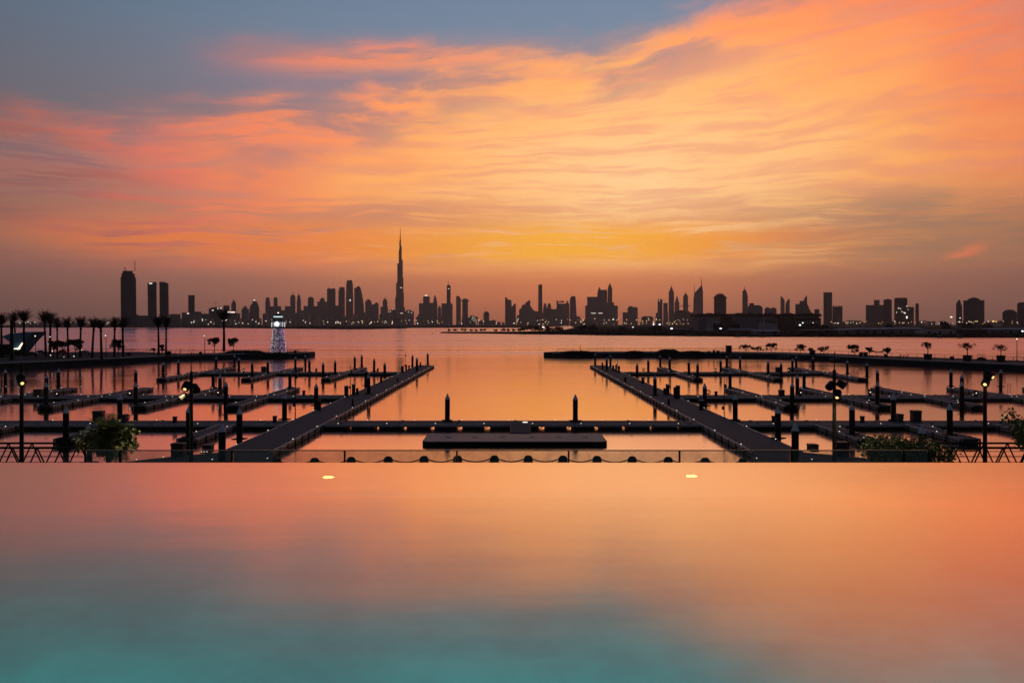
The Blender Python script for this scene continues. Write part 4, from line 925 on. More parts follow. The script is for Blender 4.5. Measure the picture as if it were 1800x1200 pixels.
def life_ring(x, y, d, label):
    p = Vector((WX(x, d), d, DZ)); zc = WZ(y, d) - DZ
    r = thing('life_ring_stand', label, 'life ring', (p.x, p.y, DZ + .006), 'life ring stands on the walkways')
    MB().box(-.05, .05, .02, .1, 0, zc + .3).build('post', M['metal'], r)
    MB().tube([(.36 * math.cos(t * math.pi / 9), 0, zc + .36 * math.sin(t * math.pi / 9)) for t in range(19)], .085, 8).build('ring', M['metal'], r)
life_ring(1131.4, 649.6, 222.5, 'life ring stand on the far cross walkway near the potted-tree-side pier')
life_ring(1245, 689, 150, 'life ring stand on the middle cross walkway near the potted-tree-side pier')
life_ring(222.6, 733, 110, 'life ring stand beside the windblown palm on the near walkway')
def ladder(x, d, label):
    r = thing('swim_ladder', label, 'ladder', (WX(x, d), d, DZ))
    for s in (-.27, .27): MB().tube([(s, .1, -.9), (s, .1, .55), (s, -.05, .75), (s, -.3, .7), (s, -.42, 0)], .03, 6).build('rail', M['metal'], r)
    for z in (-.6, -.3, 0): MB().box(-.27, .27, .08, .12, z, z + .03).build('rung', M['metal'], r)
ladder(1774, 168.6, 'swim ladder with two hoops at a finger end near the spotlight post')

# ------------------------------------------------------------------ promenade, bollards, chains
QZ = 2.4
arc = [(x, 64.9 - 2.6 * (x / 19.0) ** 2 if abs(x) < 20 else 62.0) for x in [-70, -46, -20] + [v * 1.5 for v in range(-12, 13)] + [20, 46, 70]]
structure(MB().prism_z([(-70, 14.5), (70, 14.5)] + [(x, y) for x, y in reversed(arc)], -1.0, QZ).build('promenade', M['paving']))
for i, x in enumerate([497, 559, 620.6, 684, 746, 804.6, 869, 928.6, 989.4, 1049, 1110, 1171.6, 1234, 1296]):
    yy = 801 + 6.5 * abs((x - 900) / 400) ** 2.2
    X0 = WX(x, 64.0); Y0 = 64.0 - 1.9 * (X0 / 19.0) ** 2
    r = thing('quay_bollard', 'round-headed stone bollard in the chained row along the promenade edge', 'bollard', (X0, Y0, QZ), 'chained bollards along the promenade')
    MB().lathe(0, 0, [(.30, 0), (.30, .45), (.345, .5), (.345, .62), (.335, .80), (.29, .93), (.19, 1.02), (.02, 1.06)], 16).build('post', M['quay'], r, smooth=True)
    MB().tube([(-.38, -.02, .55), (-.42, -.1, .62), (-.36, -.14, .55), (-.34, -.02, .55)], .03, 6).build('eye', M['metal'], r)
    if i:
        a, c = prev, Vector((X0, Y0, QZ)); pts = []
        for k in range(15):
            t = k / 14; q = a.lerp(c, t); pts.append((q.x, q.y, QZ + .93 - .36 * (1 - (2 * t - 1) ** 2)))
        pts[0] = (pts[0][0] + .22, pts[0][1], pts[0][2]); pts[-1] = (pts[-1][0] - .22, pts[-1][1], pts[-1][2])
        tag(MB().tube(pts, .05, 5).build('chain', M['metal']), 'sagging chain between two round-headed bollards on the promenade edge', 'chain', 'chains of the promenade bollards')
    prev = Vector((X0, Y0, QZ))

# ------------------------------------------------------------------ truss gangways
def gangway(s):
    x0, x1 = (-48, -30.2) if s < 0 else (30.2, 48)
    r = thing('truss_gangway', 'steel truss gangway with zigzag railings, ' + SIDE[s], 'gangway', ((x0 + x1) / 2, 61.2, 0))
    w = (x1 - x0) / 2; zt, zb = 4.58, 2.75
    MB().box(-w, w, -1.1, 1.1, zb - .12, zb).build('deck', M['metal'], r)
    for yy in (-1.2, 1.2):
        MB().tube([(-w, yy, zt), (w, yy, zt)], .075, 8).build('top_chord', M['metal'], r)
        MB().tube([(-w, yy, zb), (w, yy, zb)], .07, 6).build('bottom_chord', M['metal'], r)
        n = int(2 * w / .86)
        for i in range(n):
            xa, xb = -w + i * .86, -w + (i + 1) * .86
            za, zc = (zb, zt) if i % 2 == 0 else (zt, zb)
            put('diagonal', shared(('diag', i % 2), lambda: MB().tube([(0, 0, za), (.86, 0, zc)], .055, 5).mesh('diagonal', M['metal'])), r, (xa, yy, 0))
        for k, f in enumerate((.45, .68, .86)):
            yo = yy + (.12 if yy < 0 else -.12)
            MB().tube([(-w, yo, zb + (zt - zb) * f), (w, yo, zb + (zt - zb) * f)], .018, 4).build('cable', M['metal'], r)
gangway(-1); gangway(1)

# ------------------------------------------------------------------ promenade lamp posts with spot heads
def spot_post(x, ytop, yfin, d, heads, label):
    r = thing('spotlight_post', label, 'lamp post', (WX(x, d), d, QZ), 'spotlight posts on the promenade')
    Z = lambda y: WZ(y, d) - QZ; k = d / FPX
    MB().frus(0, 0, 0, Z(ytop), .13, .085, 12).frus(0, 0, 0, .5, .19, .19, 12).build('post', M['metal'], r)
    MB().frus(0, 0, Z(ytop), Z(yfin), .035, .02, 6).build('finial', M['metal'], r)
    for dx, y, ax, az, lit in heads:
        c = Vector((dx * k, -.14, Z(y))); a = Vector((ax, -.55, az)).normalized()
        h = MB(); h.tube([c - a * .20, c - a * .16, c + a * .22], .17, 12, .21); hd = h.build('lamp_head', M['metal'], r)
        MB().tube([(0, 0, Z(y)), tuple(c - a * .1)], .035, 6).build('arm', M['metal'], r)
        if lit:
            q = MB(); q.tube([c + a * .222, c + a * .245], .085, 12); q.build('lamp', M['l_spot'], hd)
            ld = bpy.data.lights.new('spot_glow', 'SPOT'); ld.energy = 900; ld.color = (1, .82, .45); ld.spot_size = R(125); ld.spot_blend = .7; ld.shadow_soft_size = .1
            lo = bpy.data.objects.new('spot_glow', ld); COL.objects.link(lo); lo.parent = hd; lo.location = c + a * .27
            lo.rotation_euler = a.to_track_quat('-Z', 'Y').to_euler()
spot_post(38, 641, 641, 45, [(1.5, 669, .6, -.5, True), (1, 661, .3, -.2, False)], 'spotlight post with one lit head, lighthouse side, near the truss gangway')
spot_post(336, 653, 618, 45, [(-7, 677.5, -.05, -.6, True), (9, 681.5, .5, -.5, False), (-12, 697, -.6, -.6, False)], 'tall spotlight post with several round heads rising past the palm-side finger pontoons')
spot_post(1466.6, 650, 618, 45, [(-8.4, 676.6, -.6, -.5, False), (10, 674.6, .7, -.5, False), (4, 692, -.35, -.8, True)], 'tall spotlight post with two dark heads up and one lit head below')
spot_post(1731.4, 652, 652, 45, [(4.6, 658.6, .4, -.4, True), (-1, 670.6, -.5, -.5, True)], 'spotlight post with two glowing heads, potted-tree side, by the truss gangway')

# ------------------------------------------------------------------ breakwater quays
BZ = 2.0
def quay_body(name, front, backoff, poly_back):
    o = structure(MB().prism_z(front + poly_back, -1.0, BZ).build(name, M['quay']))
    return o
lf = [(-260, 205), (-175, 226), (-149, 247), (-141, 262), (-131, 285), (-122, 306), (-104, 322), (-83, 330.5), (-79.4, 334)]
lb_ = [(-79.8, 346), (-90, 349), (-106, 338), (-126, 325), (-150, 345), (-260, 345)]
rf = [(12.6, 340), (16, 335), (54, 338.5), (84, 334), (100, 325), (111, 309), (121, 279), (143, 238), (175, 215), (260, 195)]
rb = [(260, 222), (180, 244), (158, 262), (134, 299), (122, 326), (106, 342), (86, 350), (54, 353), (18, 349)]
quay_body('quay', lf, 0, list(lb_))
quay_body('quay', rf, 0, list(rb))
def band(pts, z0, z1, off, name, m):
    """coping strip following the quay front"""
    mb = MB()
    for (ax, ay), (bx, by) in zip(pts, pts[1:]):
        d = Vector((bx - ax, by - ay)).normalized(); n = Vector((-d.y, d.x)); n = n if n.y < 0 else -n
        a0, a1 = Vector((ax, ay)) + n * off, Vector((bx, by)) + n * off; b0, b1 = a0 - n * .9, a1 - n * .9
        mb.raw([(a0.x, a0.y, z0), (a1.x, a1.y, z0), (b1.x, b1.y, z0), (b0.x, b0.y, z0), (a0.x, a0.y, z1), (a1.x, a1.y, z1), (b1.x, b1.y, z1), (b0.x, b0.y, z1)],
               [(0,3,2,1),(4,5,6,7),(0,1,5,4),(1,2,6,5),(2,3,7,6),(3,0,4,7)])
    return structure(mb.build(name, m))
band(lf[1:], BZ - .25, BZ + .14, .15, 'quay_coping', M['edge'])
band(rf[1:-1], BZ - .25, BZ + .14, .15, 'quay_coping', M['edge'])
# railings along the water side
def railing(pts, label, step=3.0, h=1.15):
    r = thing('quay_railing', label, 'railing', (pts[0][0], pts[0][1], BZ))
    o = Vector((pts[0][0], pts[0][1], 0))
    L = []
    for (ax, ay), (bx, by) in zip(pts, pts[1:]):
        n = max(1, int(math.hypot(bx - ax, by - ay) / step))
        for i in range(n): L.append((ax + (bx - ax) * i / n - o.x, ay + (by - ay) * i / n - o.y))
    L.append((pts[-1][0] - o.x, pts[-1][1] - o.y))
    pm = shared(('rp', h), lambda: MB().box(-.05, .05, -.05, .05, 0, h).mesh('post', M['rail']))
    for x, y in L: put('post', pm, r, (x, y, 0))
    for f in (1.0, .55): MB().tube([(x, y, h * f) for x, y in L], .055 if f == 1 else .03, 5).build('rail', M['rail'], r)
railing([(-80.8, 344.6), (-90, 347), (-105, 336.6), (-126, 323.6), (-150, 343), (-215, 343)], 'thin dark railing along the open-water edge of the lighthouse quay')
railing([(18.5, 347.6), (54, 351.6), (86, 348.6), (105, 340.8), (120.6, 325), (132.6, 298), (156.6, 261), (179, 243)], 'thin dark railing along the open-water edge of the potted-tree quay')
railing([(-80.4, 335.4), (-83, 332), (-93, 328.2)], 'short railing round the blunt tip of the lighthouse quay')

# ------------------------------------------------------------------ lighthouse, decorated with light strings
def lighthouse():
    d = 327; r = thing('lighthouse', 'small tapering lighthouse wrapped in white and violet light strings', 'lighthouse', (WX(489, d), d, BZ))
    Z = lambda y: WZ(y, d) - BZ; k = d / FPX
    MB().frus(0, 0, 0, .35, 3.6, 3.6, 8).build('base', M['quay'], r)
    zb, zt = .35, Z(577); r0, r1 = 14.2 * k, 9.2 * k
    dark = mat('lighthouse_body', (.10, .08, .14), .6, 0, .2, 1)
    MB().frus(0, 0, zb, zt, r0 * .95, r1 * .95, 8, rot=R(22.5)).build('body', dark, r)
    cols = [('bulbs_white', (.95, .92, .95), .75), ('bulbs_violet', (.58, .32, .78), .55), ('bulbs_pink', (1, .52, .48), .55)]
    ms = [glow(n, c, s) for n, c, s in cols]
    random.seed(3)
    b = MB()
    for i in range(1500):
        t = random.random(); z = zb + (zt - zb) * t
        if min(abs(t * 6 - round(t * 6)), 1) < .045 and random.random() < .8: continue
        a = random.uniform(0, 2 * math.pi); rr = (r0 + (r1 - r0) * t) * 1.0
        x, y = rr * math.cos(a), rr * math.sin(a); q = random.uniform(.06, .14)
        b.mi = random.choices([0, 1, 2], [4 - 2 * (x > 0), 3 + 3 * (x > 0), 3])[0]
        b.raw([(x - q, y, z), (x, y - q, z), (x + q, y, z), (x, y + q, z), (x, y, z + q), (x, y, z - q)], [(0,1,4),(1,2,4),(2,3,4),(3,0,4),(1,0,5),(2,1,5),(3,2,5),(0,3,5)])
    o = b.build('light_string', ms, r); o['kind'] = 'stuff'
    for j in range(7):
        t = j / 6; rr = (r0 + (r1 - r0) * t); z = zb + (zt - zb) * t
        MB().frus(0, 0, z - .16, z + .16, rr * 1.012, rr * 1.0, 8, rot=R(22.5)).build('ring_band', M['metal'], r)
    for j in range(8):
        a = R(45 * j + 22.5)
        MB().tube([(r0 * math.cos(a), r0 * math.sin(a), zb), (r1 * math.cos(a), r1 * math.sin(a), zt)], .09, 5).build('corner_rib', M['metal'], r)
    gz = Z(574.6); gr = 12 * k
    MB().frus(0, 0, zt, gz, r1, gr, 16).build('gallery', M['metal'], r)
    w = ms[0]
    for f in (.55, 1.15, 1.7): MB().tube([(gr * .97 * math.cos(t * math.pi / 10), gr * .97 * math.sin(t * math.pi / 10), gz + f) for t in range(21)], .05, 5).build('gallery_rail', w, r)
    for j in range(10):
        a = R(36 * j); MB().box(gr * .97 * math.cos(a) - .06, gr * .97 * math.cos(a) + .06, gr * .97 * math.sin(a) - .06, gr * .97 * math.sin(a) + .06, gz, gz + 1.8).build('gallery_post', w, r)
    lt = Z(557.6); lr = 8.0 * k
    gl = mat('lantern_glass', (.12, .13, .16), .15, 0, .2, 2)
    MB().frus(0, 0, gz, lt, lr * 1.02, lr * .86, 10).build('lantern', gl, r)
    for j in range(10):
        a = R(36 * j); MB().tube([(lr * 1.03 * math.cos(a), lr * 1.03 * math.sin(a), gz), (lr * .87 * math.cos(a), lr * .87 * math.sin(a), lt)], .06, 4).build('glazing_bar', M['metal'], r)
    MB().lathe(0, -lr * .98, [(.1, gz + .2), (.75, gz + .6), (.95, gz + 1.2), (.7, gz + 1.8), (.1, gz + 2.1)], 10).build('beacon', glow('beacon', (.9, .92, 1), 1.5), r)
    MB().frus(0, 0, lt, lt + .42, lr * .98, lr * .98, 14).build('cornice', glow('cornice_light', (.75, .95, .92), .9), r)
    MB().frus(0, 0, lt + .42, Z(550.6), lr * 1.02, .25, 10).build('roof', mat('roof_green', (.02, .05, .05), .5, 0, .2, 2), r)
    MB().lathe(0, 0, [(.1, Z(550.8)), (.3, Z(550.2)), (.3, Z(549.4)), (.05, Z(548.6))], 8).build('finial', M['l_white'], r)
lighthouse()

# ------------------------------------------------------------------ palms on the lighthouse quay
def palm_meshes(seed, H, spread=1.0, up=1.0, nf=26):
    random.seed(seed)
    t = MB(); bend = random.uniform(-.25, .25); pts = [(bend * (z / H) ** 2, 0, z) for z in [H * i / 8 for i in range(9)]]
    t.tube(pts, .44, 9, .30); t.lathe(pts[-1][0], 0, [(.24, H - .9), (.42, H - .3), (.40, H + .3), (.2, H + .8)], 9)
    c = MB()
    for i in range(nf):
        a = 2 * math.pi * i / nf + random.uniform(-.15, .15); el = R(random.uniform(38, 82)) * up
        L = random.uniform(2.5, 3.6) * spread; droop = random.uniform(.25, .75)
        px, py, pz = pts[-1][0], 0, H + .3; prev = None
        for k in range(8):
            f = k / 7; e = el - droop * f * f * 1.3
            step = L / 7
            if k: px += step * math.cos(e) * math.cos(a); py += step * math.cos(e) * math.sin(a); pz += step * math.sin(e)
            cur = Vector((px, py, pz))
            if prev is not None:
                d = (cur - prev).normalized(); sd = d.cross(Vector((0, 0, 1))).normalized(); nrm = sd.cross(d)
                c.raw([prev - sd * .035, prev + sd * .035, cur + sd * .03, cur - sd * .03], [(0, 1, 2, 3)])
                if k > 1:
                    for s in (-1, 1):
                        for g in range(3):
                            b0 = prev.lerp(cur, g / 3); ll = (.62 - .35 * abs(f - .55)) * spread
                            tip = b0 + sd * s * ll * .75 + d * ll * .6 - nrm * -.12 * ll - Vector((0, 0, .18 * ll))
                            c.raw([b0, b0 + d * .11, tip], [(0, 1, 2)])
            prev = cur
    return t.mesh('trunk', M['bark'], True), c.mesh('crown', M['palm'])
PV = [palm_meshes(s, 11.0, 1.55, 1.04, 56) for s in (1, 2, 3, 4, 5, 6)]
def palm(x, ytop, ybase, label, v, group='palms along the lighthouse quay'):
    p = W(x, ybase, BZ); H = (ybase - ytop) * p.y / FPX
    r = thing('palm_tree', label, 'palm', (p.x, p.y, BZ), group, random.uniform(0, 6))
    s = H / 14.0; q = max(.78, s) * random.uniform(.85, 1.2); r.scale = (q, q, s); r.rotation_euler = (random.gauss(0, .015), random.gauss(0, .02), random.uniform(0, 6))
    put('trunk', PV[v % 6][0], r); put('crown', PV[v % 6][1], r)
LP = 'upright palm in the row along the lighthouse quay promenade'
for i, (x, yt, yb, lb) in enumerate([(3, 559, 628, 'palm standing before the louvres of the blue-roofed pavilion'), (29, 555, 616, 'palm rising behind the slanted blade of the pavilion, further one'), (42.6, 553, 626, 'palm rising in front of the slanted blade of the pavilion'), (88, 558, 623, 'shorter palm of the tight cluster beside the parked cars'),
        (100.4, 565, 629, 'palm between the tight cluster and the red car'), (120, 565, 628, 'palm at the glowing tail of the red car'), (140.6, 564.6, 628, 'palm beside the dense dark tree, towards the silver car'), (162, 566, 628, 'palm beyond the silver car in the long row'),
        (178.6, 567, 631, 'palm standing closest to the lamp post in the long row'), (201, 565.6, 628, 'palm between the lamp post and the dark broad tree'), (216.6, 565.6, 627.4, 'last palm of the long row, next to the dark broad tree')]):
    palm(x, yt, yb, lb, i)
palm(80.6, 555, 627.4, 'tallest palm of the tight cluster beside the parked cars', 2)
palm(278.8, 562.6, 624.4, 'left palm of the close pair apart from the long palm row', 1)
palm(291.4, 565, 624.2, 'right palm of the close pair apart from the long palm row', 3)
palm(393.6, 551.6, 618, 'single tall palm standing apart between two small trees', 0)
p = W(20.6, 633, BZ); r = thing('bare_palm', 'thick bare palm trunk beside the blue-roofed pavilion', 'palm', (p.x, p.y, BZ))
MB().frus(0, 0, 0, 11.4, .55, .42, 10).build('trunk', M['bark'], r); MB().lathe(0, 0, [(.42, 11.4), (.6, 11.8), (.5, 12.4), (.2, 12.6)], 10).build('crown', M['palm'], r)

# ------------------------------------------------------------------ small leafy trees
def leafy_tree(x, ytop, ybase, wpx, label, name='quay_tree', d=None, pot=0, group=None, gaps=.5, trunk=.35, sd=0, z0=BZ, leaf='leaf', n=1700, ls=.20, cat='tree'):
    random.seed(sd + int(x))
    if d is None: d = W(x, ybase, z0).y
    k = d / FPX; H = (ybase - ytop) * k; w = wpx * k / 2 * 1.2
    r = thing(name, label, cat, (WX(x, d), d, z0), group)
    zb = 0.0
    if pot:
        ph, pw = pot
        MB().lathe(0, 0, [(pw * .72, 0), (pw * .80, .1), (pw * .98, ph - .12), (pw * 1.04, ph - .08), (pw * 1.04, ph), (pw * .9, ph), (pw * .86, ph - .15)], 18).build('planter', M['quay'], r, smooth=False); zb = ph - .16
    t = MB(); ht = zb + (H - zb) * trunk
    t.tube([(0, 0, zb), (.04, .02, (zb + ht) / 2), (0, 0, ht)], max(.05, H * .028), 7, max(.035, H * .02))
    tips_ = []
    nb = 8
    for i in range(nb):
        a = 2 * math.pi * i / nb + random.uniform(-.3, .3); rr = w * random.uniform(.35, .9); zz = zb + (H - zb) * random.uniform(trunk + .12, .93)
        e = Vector((rr * math.cos(a), rr * math.sin(a), zz)); mid = Vector((rr * .4 * math.cos(a), rr * .4 * math.sin(a), ht + (zz - ht) * .55))
        t.tube([(0, 0, ht - .05), tuple(mid), tuple(e)], max(.03, H * .014), 5, .012); tips_.append(e)
        for j in range(2):
            e2 = mid + Vector((random.uniform(-.5, .5) * w, random.uniform(-.5, .5) * w, (H - mid.z) * random.uniform(.3, .85))); t.tube([tuple(mid), tuple(e2)], .022, 4, .008); tips_.append(e2)
    t.build('trunk', M['bark'], r)
    c = MB()
    for e in tips_:
        if random.random() < gaps * .25: continue
        rad = min(w * random.uniform(.24, .40), (H - zb) * random.uniform(.13, .19) if H < 6 else 9)
        leaf_ball(c, (e.x, e.y, min(e.z, H - rad * .95)), rad, rad, rad * 1.05, n // len(tips_), ls * max(.6, H / 4))
    c.build('crown', M[leaf], r)
    return r
for x, yt, yb, w, lb in [(377, 593, 619.6, 16, 'small round tree between a lamp post and the single palm'), (410.4, 593.6, 618.4, 17, 'small sparse tree between the single palm and the lighthouse'), (208, 596, 626, 24, 'dark broad tree in the palm row near the pair of palms'),
    (270, 611.6, 625, 7, 'small pointed shrub before the pair of palms'), (285, 605, 624.6, 8, 'thin sapling between the pair of palms'), (226, 620, 627, 8, 'low shrub beside the dark broad tree'), (94, 598, 628, 14, 'leafy tree strung with lights behind the palm cluster'), (111, 598, 628, 16, 'leafy tree behind the red car'), (133, 596, 627.6, 22, 'dense dark tree between palms near the red car')]:
    leafy_tree(x, yt, yb, w, lb, sd=1)
for x, yt, yb, w, lb in [(1311, 605, 620.4, 22, 'low spreading tree beside the dark kiosk on the quay'), (1331, 608, 620.6, 20, 'low spreading tree second from the dark kiosk'), (1355.6, 602.6, 621, 26, 'fan-shaped tree rising to one side on the quay'), (1407.6, 604.6, 622, 17, 'round compact tree apart from the fan-shaped tree'),
    (1448.6, 608, 623, 21, 'round tree above slanting loungers on the quay'), (1425, 611, 622, 8, 'thin sprig tree beside a dark planter'), (1501.6, 605.6, 626, 21, 'round gappy tree beside two dark planters'), (1528, 610, 626.4, 12, 'small left tree of the pair joined by a hammock'), (1560, 610, 627, 12, 'small right tree of the pair joined by a hammock')]:
    leafy_tree(x, yt, yb, w, lb, sd=2, trunk=.28)
for x, yt, yb, w, lb in [(1631, 601, 632.6, 18, 'vase-shaped tree in a large tub, first of three along the quay'), (1700.4, 602, 635, 23, 'full vase-shaped tree in a large tub beside the buggy'), (1759.4, 605, 635.6, 24, 'open vase-shaped tree in a large tub near the quay lamp')]:
    leafy_tree(x, yt, yb, w, lb, 'potted_tree', pot=(1.9, 1.3), group='potted trees on the quay', sd=4, trunk=.42, ls=.15, n=520)

# ------------------------------------------------------------------ mounds, kiosk, planters and small quay things
def mound(x0, x1, ytop, ybase, label, flat=.5):
    a, c = W(x0, ybase, BZ), W(x1, ybase, BZ); h = (ybase - ytop) * a.y / FPX; w = (c.x - a.x) / 2
    random.seed(int(x0)); m = MB()
    r = thing('hedge_mound', label, 'hedge', ((a.x + c.x) / 2, a.y, BZ))
    m.raw([(-w, -3, 0), (w, -3, 0), (w, 3, 0), (-w, 3, 0), (-w * flat, -1.5, h * .92), (w * flat, -1.5, h * .92), (w * flat, 1.5, h * .92), (-w * flat, 1.5, h * .92)], [(0,3,2,1),(4,5,6,7),(0,1,5,4),(1,2,6,5),(2,3,7,6),(3,0,4,7)])
    m.build('body', M['leaf'], r)
    m = MB()
    for _ in range(260):
        t = random.uniform(-1, 1); top = h * .95 if abs(t) < flat else h * .95 * (1 - (abs(t) - flat) / (1 - flat))
        leaf_ball(m, (t * w, random.uniform(-2.6, 0), top * random.uniform(.6, 1.0)), .5, .5, .18, 3, .22)
    o = m.build('foliage', M['leaf'], r); o['kind'] = 'stuff'
mound(1153, 1196, 613.4, 620, 'clipped flat-topped hedge mound on the quay end')
mound(1100, 1130, 616.6, 619.6, 'low dark hedge beside the clipped mound')
mound(1196, 1236, 616.6, 620.2, 'low shrub bed trailing from the clipped mound')
mound(388, 474, 615.4, 621, 'long low shrub mound before the lighthouse')
mound(985, 1046, 616.4, 619.4, 'rough low planting at the tip of the quay')
def cube_thing(name, x, ytop, ybase, wpx, label, cat, m='metal', dep=1.0, lid=True, taper=1.0):
    p = W(x, ybase, BZ); k = p.y / FPX; w = wpx * k / 2; h = (ybase - ytop) * k
    r = thing(name, label, cat, (p.x, p.y, BZ + .002))
    q = MB(); w1 = w * taper
    q.raw([(-w1, -dep / 2, 0), (w1, -dep / 2, 0), (w1, dep / 2, 0), (-w1, dep / 2, 0), (-w, -dep / 2, h * .9), (w, -dep / 2, h * .9), (w, dep / 2, h * .9), (-w, dep / 2, h * .9)], [(0,3,2,1),(4,5,6,7),(0,1,5,4),(1,2,6,5),(2,3,7,6),(3,0,4,7)])
    q.build('body', M[m], r)
    MB().box(-w * 1.05, w * 1.05, -dep * .54, dep * .54, h * .9 + .004, h, .05).build('top', M[m], r)
cube_thing('kiosk', 1281, 607, 620.6, 9, 'dark upright kiosk box on the quay beside spreading trees', 'kiosk', dep=1.8)
for x, yt, yb, w, lb in [(1246, 616.6, 621, 3, 'small dark planter nearest the clipped hedge mound'), (1255, 614.6, 621, 3, 'taller dark planter between hedge mound and kiosk'), (1262, 616, 621, 5, 'planter with low plants beside the kiosk'), (1428, 615, 624, 9.6, 'wide dark planter below the round tree'), (1513.6, 619, 627, 6, 'dark planter left of a pale post'), (1521.6, 619, 627, 6, 'dark planter right of a pale post'), (1557, 622, 628, 5, 'dark planter under the hammock tree'), (1673.4, 626, 632, 5, 'small dark litter bin between two potted trees'), (296, 617, 624.8, 8, 'dark planter box beside the pair of palms'), (352.6, 617.6, 623.4, 4, 'small round-topped bin by the lamp post'), (519, 615.6, 621, 4, 'small dark box at the quay tip beside the lighthouse')]:
    cube_thing('planter_box', x, yt, yb, w, lb, 'planter', dep=.9, taper=.8)
def lounger(x, yb, label):
    p = W(x, yb, BZ); r = thing('sun_lounger', label, 'lounger', (p.x, p.y, BZ + .002), 'loungers on the potted-tree quay')
    MB().box(-.9, .5, -.3, .3, .28, .36).build('seat', M['metal'], r)
    MB().raw([(.5, -.3, .28), (.5, .3, .28), (1.1, .3, 1.0), (1.1, -.3, 1.0), (.58, -.3, .24), (.58, .3, .24), (1.18, .3, .96), (1.18, -.3, .96)], [(0,1,2,3),(7,6,5,4),(0,3,7,4),(1,5,6,2),(0,4,5,1),(3,2,6,7)]).build('backrest', M['metal'], r)
    for lx in (-.8, .4):
        for ly in (-.25, .25): MB().box(lx - .03, lx + .03, ly - .03, ly + .03, 0, .28).build('leg', M['metal'], r)
for x in (1437, 1442.6, 1448.4): lounger(x, 624.4, 'slanting lounger under the round tree by the wide planter')
for x in (1578, 1584, 1590): lounger(x, 628.6, 'slanting lounger in the open between hammock and first potted tree')
# hammock
p = W(1544, 626.8, BZ); a = W(1531, 626.8, BZ); k = p.y / FPX
o = MB(); pts = []
for i in range(11):
    t = i / 10 * 2 - 1; pts.append((t * 14 * k, 2.4 - 1.0 * (1 - t * t)))
o.prism_y([(x, z) for x, z in pts] + [(x, z + .28) for x, z in reversed(pts)], -.5, .5)
tag(o.build('hammock', M['metal'], None, (p.x, p.y, BZ)), 'dark sagging hammock slung between two small trees', 'hammock')
# buggy
def buggy(x, yb, label):
    p = W(x, yb, BZ); r = thing('golf_buggy', label, 'buggy', (p.x, p.y, BZ + .002))
    MB().box(-1.15, 1.15, -.6, .6, .35, .85, .12).build('body', M['metal'], r)
    MB().box(-1.2, .9, -.65, .65, 1.78, 1.88, .05).build('roof', M['rail'], r)
    for xx in (-1.1, .8):
        for yy in (-.56, .56): MB().tube([(xx, yy, .8), (xx * .96, yy, 1.8)], .03, 5).build('roof_post', M['rail'], r)
    MB().box(-.5, .3, -.5, .5, .85, 1.1, .05).build('seat', M['metal'], r)
    for xx in (-.75, .75):
        for yy in (-.58, .58): MB().tube([(xx, yy - .07, .25), (xx, yy + .07, .25)], .25, 12).build('wheel', M['metal'], r)
buggy(1725.4, 633.6, 'small dark roofed buggy parked between potted trees')
def quay_lamp(x, ytop, ybase, label, z0=BZ):
    p = W(x, ybase, z0); h = (ybase - ytop) * p.y / FPX
    r = thing('quay_lamp', label, 'lamp post', (p.x, p.y, z0), 'lamp posts on the quays')
    MB().frus(0, 0, 0, h, .13, .08, 8).frus(0, 0, 0, .3, .25, .22, 8).build('post', M['metal'], r)
    MB().box(-.35, .35, -.12, .12, h, h + .14, .04).build('head', M['metal'], r)
    MB().lathe(-.1, -.16, [(.05, h - .5), (.16, h - .35), (.16, h - .2), (.05, h - .06)], 8).build('lamp', M['l_white'], r)
quay_lamp(1787.6, 594, 634, 'lamp post beyond the last potted tree')
quay_lamp(359.8, 588.6, 621.4, 'lamp post beside the small round tree')
quay_lamp(186.4, 588, 627.6, 'lamp post between two palms of the long row')
quay_lamp(62.8, 589, 629, 'lamp post beside the blue-roofed pavilion')
for x, yt, yb, lb in [(317.4, 614, 625, 'short post on the quay right of the pair of palms'), (339.6, 617, 624, 'short marker post by the quay railing'), (505.6, 611, 620.6, 'short post at the foot of the lighthouse'), (1020, 608.6, 619, 'short leaning post at the tip of the potted-tree quay')]:
    p = W(x, yb, BZ); h = (yb - yt) * p.y / FPX
    r = thing('marker_post', lb, 'post', (p.x, p.y, BZ)); MB().frus(0, 0, 0, h, .1, .07, 8).build('shaft', M['metal'], r); MB().lathe(0, 0, [(.07, h), (.16, h + .08), (.16, h + .22), (.05, h + .3)], 8).build('knob', M['metal'], r)
# wall-mounted ladders and fairy lights on the potted-tree quay front
for x0, x1, y, lb in [(1281, 1303, 626, 'pale steps and handrail on the quay face below the kiosk'), (1369, 1394, 629, 'pale steps and handrail on the quay face below the round compact tree'), (1459, 1486, 632, 'pale steps and handrail on the quay face beside the slim masthead')]:
    xm = (x0 + x1) / 2
    # quay front depth at this bearing
    best = min(((abs(900 + FPX * (ax + (bx - ax) * t / 20) / (ay + (by - ay) * t / 20) - xm), ay + (by - ay) * t / 20) for (ax, ay), (bx, by) in zip(rf, rf[1:]) for t in range(21)))
    d = best[1] - 1.6; r = thing('quay_steps', lb, 'steps', (WX(xm, d), d, 0)); w = (x1 - x0) / 2 * d / FPX
    MB().box(-w, w, -.5, 3.6, 0, .35).build('landing', M['quay'], r)
    MB().box(-w, w, .2, 3.6, .35, .75).build('step', M['quay'], r)
    MB().tube([(-w, -.3, 1.45), (w, -.3, 1.38)], .035, 5).build('handrail', M['cap'], r)
    MB().tube([(-w, -.3, .95), (w, -.3, .9)], .025, 5).build('midrail', M['cap'], r)
    for i in range(6): MB().box(-w + i * 2 * w / 5 - .03, -w + i * 2 * w / 5 + .03, -.33, -.27, .35, 1.44).build('baluster', M['cap'], r)

